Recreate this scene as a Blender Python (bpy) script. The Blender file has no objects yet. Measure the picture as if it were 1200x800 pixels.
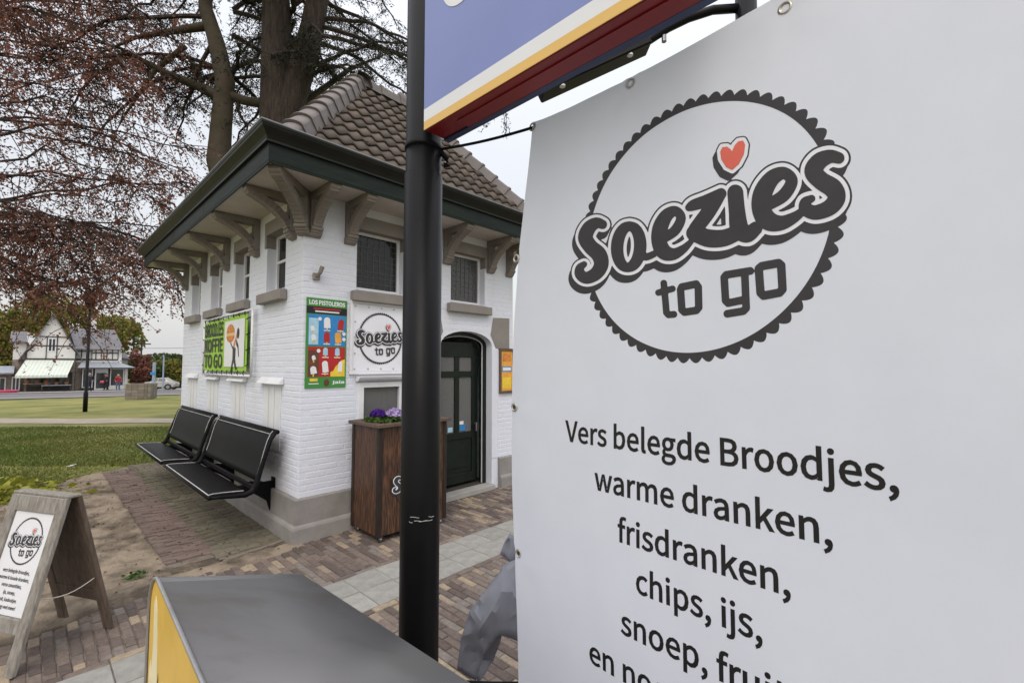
import bpy, bmesh, math, random, json
import numpy as np
from mathutils import Vector, Matrix
random.seed(7); rng = np.random.default_rng(11)
R = math.radians
SC = bpy.context.scene; COL = SC.collection

# ------------------------------------------------------------ camera, sky, sun, exposure
cam_d = bpy.data.cameras.new('camera'); cam = bpy.data.objects.new('camera', cam_d); COL.objects.link(cam)
cam_d.sensor_width = 36; cam_d.lens = 16; cam_d.clip_start = .02; cam_d.clip_end = 2000
cam.location = (0, 0, 1.5); cam.rotation_euler = (R(90 + 3.011), 0, 0); SC.camera = cam
SUN_EL, SUN_AZ = R(50), R(180)          # azimuth clockwise from +Y: veiled, high behind the camera
W_ = bpy.data.worlds.new('World'); SC.world = W_; W_.use_nodes = True
wt = W_.node_tree; wn = wt.nodes; wl = wt.links; wn.clear()
sky = wn.new('ShaderNodeTexSky'); sky.sky_type = 'NISHITA'; sky.sun_disc = False
sky.sun_elevation = SUN_EL; sky.sun_rotation = SUN_AZ; sky.air_density = 1.5; sky.dust_density = 6; sky.ozone_density = 1
b1 = wn.new('ShaderNodeBackground'); b1.inputs['Strength'].default_value = .05
b2 = wn.new('ShaderNodeBackground'); b2.inputs['Strength'].default_value = 1.0
tc = wn.new('ShaderNodeTexCoord'); sx = wn.new('ShaderNodeSeparateXYZ')     # even overcast: brighter overhead than at the horizon
mr = wn.new('ShaderNodeMapRange'); mr.inputs['From Min'].default_value = 0; mr.inputs['From Max'].default_value = 1
mr.inputs['To Min'].default_value = .63; mr.inputs['To Max'].default_value = 1.70; pw = wn.new('ShaderNodeMath'); pw.operation = 'POWER'; pw.inputs[1].default_value = 3; mx0 = wn.new('ShaderNodeMath'); mx0.operation = 'MAXIMUM'; mx0.inputs[1].default_value = 0
ns = wn.new('ShaderNodeTexNoise'); ns.inputs['Scale'].default_value = 1.6; ns.inputs['Detail'].default_value = 3
mr2 = wn.new('ShaderNodeMapRange'); mr2.inputs['To Min'].default_value = .92; mr2.inputs['To Max'].default_value = 1.08
mu = wn.new('ShaderNodeMath'); mu.operation = 'MULTIPLY'
hsv = wn.new('ShaderNodeMix'); hsv.data_type = 'RGBA'; hsv.blend_type = 'MULTIPLY'; hsv.inputs['Factor'].default_value = 1
hsv.inputs['A'].default_value = (.89, .888, .905, 1)
wl.new(tc.outputs['Generated'], sx.inputs[0]); wl.new(sx.outputs['Z'], mx0.inputs[0]); wl.new(mx0.outputs[0], pw.inputs[0]); wl.new(pw.outputs[0], mr.inputs['Value'])
wl.new(tc.outputs['Generated'], ns.inputs['Vector']); wl.new(ns.outputs['Fac'], mr2.inputs['Value'])
wl.new(mr.outputs[0], mu.inputs[0]); wl.new(mr2.outputs[0], mu.inputs[1]); wl.new(mu.outputs[0], hsv.inputs['B'])
wl.new(hsv.outputs['Result'], b2.inputs['Color']); wl.new(sky.outputs[0], b1.inputs['Color'])
ad = wn.new('ShaderNodeAddShader'); wo = wn.new('ShaderNodeOutputWorld')
wl.new(b1.outputs[0], ad.inputs[0]); wl.new(b2.outputs[0], ad.inputs[1]); wl.new(ad.outputs[0], wo.inputs[0])
sd = bpy.data.lights.new('sun', 'SUN'); sd.energy = .5; sd.angle = R(25); sd.color = (1, .985, .96)
sun = bpy.data.objects.new('sun', sd); COL.objects.link(sun)
sun.rotation_euler = Vector((-math.sin(SUN_AZ) * math.cos(SUN_EL), -math.cos(SUN_AZ) * math.cos(SUN_EL), -math.sin(SUN_EL))).to_track_quat('-Z', 'Y').to_euler()
SC.view_settings.view_transform = 'Standard'; SC.view_settings.look = 'None'; SC.view_settings.gamma = 1
SC.view_settings.exposure = 0.27; SC.view_settings.use_curve_mapping = False

# ------------------------------------------------------------ materials
def mat(name, col, rough=.7, var=.12, vscale=8, bump=0, bscale=60, metal=0, spec=.4, col2=None, obj_rand=0, island=0, coords='Object', stretch=None, trans=0, ramp=None, mask=(.35, .65), detail=5):
    m = bpy.data.materials.new(name); m.use_nodes = True
    t = m.node_tree; n = t.nodes; l = t.links; p = n['Principled BSDF']
    p.inputs['Roughness'].default_value = rough; p.inputs['Metallic'].default_value = metal
    p.inputs['Specular IOR Level'].default_value = spec
    c = n.new('ShaderNodeTexCoord'); vec = c.outputs[coords]
    if stretch:
        mp = n.new('ShaderNodeMapping'); mp.inputs['Scale'].default_value = stretch; l.new(vec, mp.inputs['Vector']); vec = mp.outputs[0]
    no = n.new('ShaderNodeTexNoise'); no.inputs['Scale'].default_value = vscale; no.inputs['Detail'].default_value = detail; no.inputs['Roughness'].default_value = .62
    l.new(vec, no.inputs['Vector'])
    r = n.new('ShaderNodeMapRange'); r.inputs['From Min'].default_value = mask[0]; r.inputs['From Max'].default_value = mask[1]; l.new(no.outputs['Fac'], r.inputs['Value'])
    mx = n.new('ShaderNodeMix'); mx.data_type = 'RGBA'; l.new(r.outputs[0], mx.inputs['Factor'])
    c2 = col2 or tuple(min(1, v * (1 + var)) for v in col); c1 = col if col2 else tuple(v * (1 - var) for v in col)
    mx.inputs['A'].default_value = (*c1, 1); mx.inputs['B'].default_value = (*c2, 1)
    out = mx.outputs['Result']
    if obj_rand or island or ramp:
        if obj_rand: src = n.new('ShaderNodeObjectInfo').outputs['Random']
        else: src = n.new('ShaderNodeNewGeometry').outputs['Random Per Island']
        if ramp:
            cr = n.new('ShaderNodeValToRGB'); cr.color_ramp.interpolation = 'CONSTANT'
            el = cr.color_ramp.elements
            while len(el) < len(ramp): el.new(.5)
            for e, (pos, cc) in zip(el, ramp): e.position = pos; e.color = (*cc, 1)
            l.new(src, cr.inputs[0])
            m2 = n.new('ShaderNodeMix'); m2.data_type = 'RGBA'; m2.blend_type = 'MULTIPLY'; m2.inputs['Factor'].default_value = 1
            l.new(cr.outputs[0], m2.inputs['A']); l.new(out, m2.inputs['B']); out = m2.outputs['Result']
        else:
            amt = obj_rand or island
            hr = n.new('ShaderNodeMapRange'); hr.inputs['To Min'].default_value = 1 - amt; hr.inputs['To Max'].default_value = 1 + amt; l.new(src, hr.inputs['Value'])
            m2 = n.new('ShaderNodeMix'); m2.data_type = 'RGBA'; m2.blend_type = 'MULTIPLY'; m2.inputs['Factor'].default_value = 1
            l.new(out, m2.inputs['A']); l.new(hr.outputs[0], m2.inputs['B']); out = m2.outputs['Result']
    l.new(out, p.inputs['Base Color'])
    if bump:
        bn = n.new('ShaderNodeTexNoise'); bn.inputs['Scale'].default_value = bscale; bn.inputs['Detail'].default_value = 4; l.new(vec, bn.inputs['Vector'])
        bu = n.new('ShaderNodeBump'); bu.inputs['Strength'].default_value = 1; bu.inputs['Distance'].default_value = bump
        l.new(bn.outputs['Fac'], bu.inputs['Height']); l.new(bu.outputs[0], p.inputs['Normal'])
    if trans:
        tr = n.new('ShaderNodeBsdfTranslucent'); l.new(out, tr.inputs['Color'])
        ms = n.new('ShaderNodeMixShader'); ms.inputs[0].default_value = trans
        l.new(p.outputs[0], ms.inputs[1]); l.new(tr.outputs[0], ms.inputs[2]); l.new(ms.outputs[0], n['Material Output'].inputs[0])
    return m
def glass(name, tint=(.8, .85, .85), rough=.03, mixf=.35):
    m = bpy.data.materials.new(name); m.use_nodes = True
    t = m.node_tree; n = t.nodes; l = t.links; p = n['Principled BSDF']
    p.inputs['Base Color'].default_value = (*[v * .06 for v in tint], 1); p.inputs['Roughness'].default_value = rough; p.inputs['Specular IOR Level'].default_value = .7
    tr = n.new('ShaderNodeBsdfTransparent'); tr.inputs[0].default_value = (*tint, 1)
    ms = n.new('ShaderNodeMixShader'); ms.inputs[0].default_value = mixf
    l.new(tr.outputs[0], ms.inputs[1]); l.new(p.outputs[0], ms.inputs[2]); l.new(ms.outputs[0], n['Material Output'].inputs[0])
    return m
M = {}
CL = [(0, (.122, .092, .081)), (.18, (.165, .126, .108)), (.42, (.20, .157, .133)), (.62, (.145, .114, .102)), (.72, (.22, .187, .165)), (.81, (.36, .285, .20)), (.91, (.30, .24, .18))]
def setup_materials():
    M['wall'] = mat('white_masonry_paint', (.685, .715, .80), .75, .05, 2.2, .0025, 45, col2=(.64, .645, .665), mask=(.5, .85), stretch=(1.3, 1.3, .6), detail=8)
    M['white'] = mat('white_gloss_paint', (.72, .73, .76), .4, .05, 6)
    M['trim'] = mat('grey_stone_paint', (.235, .215, .20), .7, .08, 5, .0015, 70)
    M['plinth'] = mat('grey_plinth_paint', (.26, .245, .235), .75, .14, 4, .002, 50)
    M['timber'] = mat('grey_brown_timber_paint', (.20, .178, .16), .65, .12, 9, .001, 60)
    M['soffit'] = mat('cream_soffit_boards', (.50, .46, .41), .7, .08, 3)
    M['green'] = mat('dark_green_paint', (.008, .014, .011), .5, .4, 5, .0006, 40, stretch=(1, 1, 6), spec=.22)
    M['gutter'] = mat('dark_gutter_paint', (.009, .011, .010), .36, .25, 6, spec=.3)
    M['rooftile'] = mat('brown_clay_tile', (.070, .054, .045), .6, .35, 9, .002, 60, obj_rand=.3, col2=(.098, .076, .060))
    M['rooftile_i'] = mat('brown_clay_tile_far', (.07, .058, .052), .6, .25, 14, .002, 60, island=.22)
    M['hiptile'] = mat('grey_brown_hip_tile', (.125, .108, .104), .55, .2, 8, .0015, 50, obj_rand=.1)
    M['lead'] = mat('zinc_flashing', (.23, .23, .235), .4, .15, 10, metal=.4)
    M['clinker'] = mat('mixed_clinker', (.86, .86, .86), .8, .2, 30, .003, 120, obj_rand=1, ramp=CL)
    M['clinker_i'] = mat('mixed_clinker_far', (.86, .86, .86), .8, .2, 30, .003, 120, island=1, ramp=CL)
    M['redbrick'] = mat('purple_red_paver', (.135, .092, .085), .85, .2, 9, .003, 110, obj_rand=.2, col2=(.19, .145, .12))
    M['mossbrick'] = mat('mossy_paver', (.17, .142, .115), .9, .2, 5, .004, 90, obj_rand=.2, col2=(.115, .113, .07))
    M['mossbrick_i'] = mat('mossy_paver_far', (.17, .142, .115), .9, .2, 5, .004, 90, island=.2, col2=(.115, .113, .07))
    M['concrete'] = mat('concrete_paver', (.28, .272, .25), .85, .15, 12, .0025, 150, obj_rand=.09)
    M['sand'] = mat('trodden_sand', (.275, .22, .162), .95, .2, 2.6, .012, 40, coords='Object', col2=(.085, .066, .048), mask=(.44, .60), detail=11)
    M['joint'] = mat('sandy_joint', (.165, .14, .112), .95, .25, 20, .004, 90)
    M['grass'] = mat('mown_grass', (.115, .135, .03), .95, .2, .5, .05, 9, col2=(.26, .235, .07), detail=10, mask=(.36, .64))
    M['blade'] = mat('grass_blade', (.092, .14, .024), .8, .2, .7, island=.45, col2=(.155, .165, .04), trans=.3, detail=8, mask=(.38, .62))
    M['dirtpath'] = mat('beaten_path', (.36, .31, .24), .95, .12, 2, .01, 20)
    M['asphalt'] = mat('asphalt', (.15, .14, .145), .9, .12, 1.5, .004, 60)
    M['edging'] = mat('brown_edging', (.20, .165, .13), .9, .25, 6); M['kerb'] = mat('kerb_stone', (.33, .32, .30), .85, .1, 4)
    M['black'] = mat('black_powder_coat', (.006, .006, .007), .5, .2, 8, .0003, 200, spec=.11)
    M['pole'] = mat('black_pole_paint', (.007, .007, .008), .38, .25, 3, .0003, 90, spec=.13)
    M['scratch'] = mat('bare_scratch', (.45, .45, .44), .6)
    M['edgeline'] = mat('worn_edge_line', (.55, .55, .54), .5); M['steel'] = mat('worn_steel', (.30, .30, .30), .35, .2, 12, metal=.9); M['leadcame'] = mat('lead_came', (.16, .16, .16), .6); M['reflpane'] = glass('painted_reflection_glass', (.8, .8, .8), .25, .62); M['reflpane'].node_tree.nodes['Principled BSDF'].inputs['Base Color'].default_value = (.105, .105, .108, 1)  # last one: clear pane with its grey reflection painted into the base colour
    M['reflpane2'] = glass('pale_painted_reflection_glass', (.8, .8, .8), .2, .6); M['reflpane2'].node_tree.nodes['Principled BSDF'].inputs['Base Color'].default_value = (.20, .20, .205, 1); M['brass'] = mat('grommet_metal', (.42, .40, .36), .3, .2, 30, metal=.35, spec=.7)  # first one: paler grey painted in for reflections and interior light in hatch and door
    M['binmetal'] = mat('weathered_bin_steel', (.172, .17, .176), .45, .1, 1.6, .0006, 10, metal=.3, col2=(.092, .077, .058), mask=(.45, .66), detail=10, stretch=(1, 1.8, 1))
    M['binedge'] = mat('bin_edge_steel', (.40, .40, .41), .35, .15, 6, metal=.6)
    M['yellow'] = mat('bin_yellow_print', (.74, .48, .075), .4, .08, 5)
    M['yellow2'] = mat('bin_pale_print', (.86, .78, .50), .4, .08, 5)
    M['vinyl'] = mat('white_vinyl', (.77, .80, .885), .38, .025, 3.5, .0004, 9, spec=.35, trans=.38); M['vinylwall'] = mat('white_wall_vinyl', (.76, .775, .84), .4, .03, 5, .0004, 20)
    M['ink'] = mat('dark_print_ink', (.042, .040, .043), .42, .1, 12, spec=.3)
    M['ink2'] = mat('black_print_ink', (.018, .017, .018), .4, .1, 12, spec=.3)
    M['red'] = mat('heart_red_ink', (.68, .13, .09), .4, .05, 9)
    M['signblue'] = mat('sign_blue', (.20, .245, .52), .3, .05, 2)
    M['signyellow'] = mat('sign_yellow', (.74, .47, .13), .3, .04, 2)
    M['signred'] = mat('sign_red', (.24, .014, .018), .35, .12, 4)
    M['signwhite'] = mat('sign_white', (.74, .75, .78), .3, .03, 2)
    M['signedge'] = mat('sign_navy_edge', (.03, .045, .12), .35)
    M['lime'] = mat('lime_print', (.30, .56, .03), .45, .06, 3)
    M['pgreen'] = mat('poster_green', (.05, .24, .05), .45, .06, 5)
    M['pblue'] = mat('poster_blue', (.03, .22, .52), .45, .12, 9)
    M['pred'] = mat('poster_red', (.42, .02, .02), .45, .1, 9)
    M['pcyan'] = mat('poster_pale_blue', (.36, .58, .72), .45, .1, 20)
    M['pbrown'] = mat('poster_brown', (.12, .05, .03), .45, .25, 25)
    M['porange'] = mat('poster_orange', (.75, .36, .06), .45, .15, 25)
    M['pyellow'] = mat('poster_yellow', (.78, .56, .05), .45, .1, 15)
    M['burger'] = mat('burger_orange', (.58, .22, .05), .5, .3, 30)
    M['stain'] = mat('dark_stained_wood', (.036, .018, .012), .5, .5, 6, .0012, 30, stretch=(14, 14, 1.2), col2=(.185, .085, .042), mask=(.44, .70))
    M['stainedge'] = mat('black_stained_edge', (.020, .012, .009), .55, .4, 6, .001, 30, stretch=(14, 14, 1.2)); M['stainrim'] = mat('stained_rim_wood', (.10, .068, .05), .6, .35, 6, .001, 30, stretch=(2, 14, 14))
    M['greywood'] = mat('weathered_grey_wood', (.30, .285, .26), .8, .3, 5, .0015, 40, stretch=(12, 12, 1.5), col2=(.17, .15, .125))
    M['brownwood'] = mat('weathered_brown_wood', (.115, .085, .065), .8, .3, 5, .0015, 40, stretch=(12, 12, 1.5))
    M['boardwhite'] = mat('board_white', (.68, .69, .72), .5, .03)
    M['rope'] = mat('pale_rope', (.5, .47, .42), .9)
    M['plasticbag'] = mat('grey_plastic_sheet', (.185, .193, .23), .42, .08, 5, .0006, 25, spec=.4)
    M['doorgreen'] = mat('dark_door_paint', (.006, .011, .008), .34, .3, 6, spec=.3)
    M['glass'] = glass('window_glass'); M['glassdark'] = glass('dark_window_glass', (.55, .58, .58), .06, .5)
    M['dark'] = mat('dark_interior', (.05, .045, .04), .9)
    M['inwall'] = mat('pale_interior', (.34, .33, .31), .9)
    M['violet'] = mat('violet_petal', (.075, .02, .24), .7, .2, 20, island=.3, trans=.2)
    M['lilac'] = mat('lilac_petal', (.46, .36, .62), .7, .1, 20, island=.25, trans=.2)
    M['leaf'] = mat('primula_leaf', (.06, .12, .02), .6, .2, 20, island=.3, trans=.25)
    M['yleaf'] = mat('yellow_green_leaf', (.27, .28, .035), .6, .2, 9, island=.3, trans=.3)
    M['soil'] = mat('planter_soil', (.05, .035, .025), 1, .3, 30)
    M['cedarbark'] = mat('cedar_bark', (.030, .023, .019), .95, .35, 5, .06, 11, stretch=(4, 4, .55), col2=(.070, .052, .042), detail=8)
    M['limbbark'] = mat('mossy_limb_bark', (.048, .042, .026), .95, .3, 3, .012, 12, col2=(.075, .058, .044))
    M['needle'] = mat('cedar_needle', (.022, .027, .017), .8, .2, 1, island=.4, trans=.15)
    M['beechbark'] = mat('beech_bark', (.04, .03, .027), .9, .25, 4, .005, 20)
    M['beechleaf'] = mat('copper_beech_leaf', (.30, .125, .085), .6, .2, .8, island=.5, col2=(.18, .085, .07), trans=.5)
    M['greenleaf'] = mat('spring_leaf', (.14, .165, .035), .8, .2, .5, island=.4, col2=(.24, .21, .045), trans=.4)
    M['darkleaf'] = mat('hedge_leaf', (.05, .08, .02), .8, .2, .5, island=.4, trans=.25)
    M['plaster'] = mat('house_plaster', (.70, .69, .67), .85, .06, 2)
    M['htimber'] = mat('house_timber', (.045, .035, .03), .8, .2, 3)
    M['slate'] = mat('slate_roof', (.115, .115, .128), .6, .2, 2.5, .01, 12, col2=(.17, .165, .175))
    M['stone'] = mat('house_stone', (.24, .20, .17), .9, .25, 5, .01, 10)
    M['awning'] = mat('awning_cloth', (.62, .66, .60), .8, .04, 2)
    M['awning2'] = mat('awning_stripe', (.53, .585, .52), .8, .04, 2)
    M['canopy'] = mat('zinc_canopy', (.26, .285, .32), .5, .1, 3)
    M['blockwall'] = mat('grey_block', (.19, .165, .14), .9, .2, 6, .006, 25, obj_rand=.14)
    M['silver'] = mat('silver_car_paint', (.42, .41, .40), .3, .04, 2, metal=.3)
    M['tyre'] = mat('tyre_rubber', (.02, .02, .02), .9)
    M['tail'] = mat('tail_lamp_red', (.35, .02, .02), .3)
    M['bluepost'] = mat('blue_grey_post', (.26, .33, .42), .5, .1, 4)
    M['skin'] = mat('skin', (.45, .28, .21), .6)
    M['hair'] = mat('grey_hair', (.25, .23, .21), .8)
    M['navy'] = mat('navy_cloth', (.025, .028, .04), .9)
    M['redcloth'] = mat('red_cloth', (.28, .02, .03), .9)
    M['jeans'] = mat('blue_jeans', (.07, .10, .18), .9)
    M['darkcloth'] = mat('dark_cloth', (.02, .018, .02), .9)
    M['pink'] = mat('pink_plastic', (.60, .08, .17), .5)
    M['pane2'] = mat('far_window_glass', (.05, .06, .065), .1, .2, 2, spec=.8)
    M['terracotta'] = mat('terracotta', (.25, .11, .06), .8)
    M['litter'] = mat('dead_leaf', (.15, .09, .05), .9, .2, 5, island=.5)
    M['paper'] = mat('scrap_paper', (.65, .65, .64), .8)
setup_materials()

# ------------------------------------------------------------ mesh helpers
class MB:
    def __init__(s): s.v = []; s.f = []
    def box(s, x0, x1, y0, y1, z0, z1, mtx=None):
        P = [(x0, y0, z0), (x1, y0, z0), (x1, y1, z0), (x0, y1, z0), (x0, y0, z1), (x1, y0, z1), (x1, y1, z1), (x0, y1, z1)]
        if mtx is not None: P = [tuple(mtx @ Vector(p)) for p in P]
        b = len(s.v); s.v += P
        s.f += [tuple(b + i for i in q) for q in ((0, 3, 2, 1), (4, 5, 6, 7), (0, 1, 5, 4), (1, 2, 6, 5), (2, 3, 7, 6), (3, 0, 4, 7))]
        return s
    def bar(s, p, q, w, h, up=(0, 0, 1)):
        p, q = Vector(p), Vector(q); d = (q - p); L = d.length; d.normalize(); up = Vector(up)
        x = d.cross(up).normalized(); y = x.cross(d).normalized()
        m = Matrix(((x.x, d.x, y.x, p.x), (x.y, d.y, y.y, p.y), (x.z, d.z, y.z, p.z), (0, 0, 0, 1)))
        return s.box(-w / 2, w / 2, 0, L, -h / 2, h / 2, m)
    def poly(s, pts):
        b = len(s.v); s.v += [tuple(p) for p in pts]; s.f.append(tuple(range(b, b + len(pts)))); return s
    def prism(s, pts, off):
        off = Vector(off); n = len(pts); b = len(s.v)
        s.v += [tuple(p) for p in pts] + [tuple(Vector(p) + off) for p in pts]
        s.f += [tuple(range(b, b + n))[::-1], tuple(range(b + n, b + 2 * n))]
        s.f += [(b + i, b + (i + 1) % n, b + n + (i + 1) % n, b + n + i) for i in range(n)]
        return s
    def tube(s, pts, rad, n=8, caps=True):
        pts = [Vector(p) for p in pts]; m = len(pts)
        if not hasattr(rad, '__len__'): rad = [rad] * m
        b = len(s.v); ref = None
        for i, p in enumerate(pts):
            d = (pts[min(i + 1, m - 1)] - pts[max(i - 1, 0)]).normalized()
            if ref is None: ref = Vector((0, 0, 1)) if abs(d.z) < .9 else Vector((1, 0, 0))
            x = d.cross(ref).normalized(); y = d.cross(x).normalized(); ref = -y if False else ref
            for k in range(n):
                a = 2 * math.pi * k / n; s.v.append(tuple(p + (x * math.cos(a) + y * math.sin(a)) * rad[i]))
        for i in range(m - 1):
            for k in range(n):
                s.f.append((b + i * n + k, b + i * n + (k + 1) % n, b + (i + 1) * n + (k + 1) % n, b + (i + 1) * n + k))
        if caps: s.f += [tuple(b + k for k in range(n)), tuple(b + (m - 1) * n + k for k in range(n))[::-1]]
        return s
    def grid(s, fn, nu, nv):
        b = len(s.v)
        for i in range(nu + 1):
            for j in range(nv + 1): s.v.append(tuple(fn(i / nu, j / nv)))
        s.f += [(b + i * (nv + 1) + j, b + (i + 1) * (nv + 1) + j, b + (i + 1) * (nv + 1) + j + 1, b + i * (nv + 1) + j + 1) for i in range(nu) for j in range(nv)]
        return s
    def mesh(s, name, m=None, smooth=False):
        me = bpy.data.meshes.new(name); me.from_pydata(s.v, [], s.f)
        if m is not None: me.materials.append(m)
        bm = bmesh.new(); bm.from_mesh(me); bmesh.ops.recalc_face_normals(bm, faces=bm.faces); bm.to_mesh(me); bm.free()
        if smooth: me.polygons.foreach_set('use_smooth', [True] * len(me.polygons))
        return me
    def build(s, name, m, parent=None, smooth=False, bevel=0, solid=0, seg=1, **k):
        return obj(name, s.mesh(name, m, smooth), parent, bevel, solid, seg, **k)
def obj(name, me, parent=None, bevel=0, solid=0, seg=1, **k):
    o = bpy.data.objects.new(name, me); COL.objects.link(o); o.parent = parent
    if solid:
        md = o.modifiers.new('thickness', 'SOLIDIFY'); md.thickness = solid; md.offset = 0
    if bevel:
        md = o.modifiers.new('edge', 'BEVEL'); md.width = bevel; md.segments = seg; md.limit_method = 'ANGLE'; md.angle_limit = R(35)
    for q, w in k.items(): o[q] = w
    return o
def thing(name, label, category, loc=(0, 0, 0), rz=0, group=None):
    o = bpy.data.objects.new(name, None); COL.objects.link(o); o.empty_display_size = .1
    o.location = loc; o.rotation_euler = (0, 0, rz); o['label'] = label; o['category'] = category
    if group: o['group'] = group
    return o
def inst(src, parent=None, loc=None, rot=None, scale=None):
    o = src.copy(); COL.objects.link(o)
    if parent is not None: o.parent = parent
    if loc is not None: o.location = loc
    if rot is not None: o.rotation_euler = rot
    if scale is not None: o.scale = scale
    return o
def cloud(name, V, nper, m, parent=None, **k):
    V = np.asarray(V, np.float32).reshape(-1, 3); nf = len(V) // nper
    me = bpy.data.meshes.new(name); me.vertices.add(len(V)); me.vertices.foreach_set('co', V.ravel())
    me.loops.add(len(V)); me.loops.foreach_set('vertex_index', np.arange(len(V), dtype=np.int32))
    me.polygons.add(nf); me.polygons.foreach_set('loop_start', np.arange(0, len(V), nper, dtype=np.int32))
    me.update(calc_edges=True); me.materials.append(m); me.validate()
    return obj(name, me, parent, **k)
def leaf_quads(C, size, flat=.0, lenr=1.6, down=0):
    """diamond leaves of random attitude at centres C"""
    n = len(C); a = rng.normal(size=(n, 3)); a[:, 2] = a[:, 2] * (1 - flat) - down; a /= np.linalg.norm(a, axis=1)[:, None]
    b = rng.normal(size=(n, 3)); b -= (b * a).sum(1)[:, None] * a; b /= np.linalg.norm(b, axis=1)[:, None]
    s = (size * rng.uniform(.6, 1.3, n))[:, None]
    return np.stack([C - a * s * lenr / 2, C + b * s * .42, C + a * s * lenr / 2, C - b * s * .42], 1)

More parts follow.
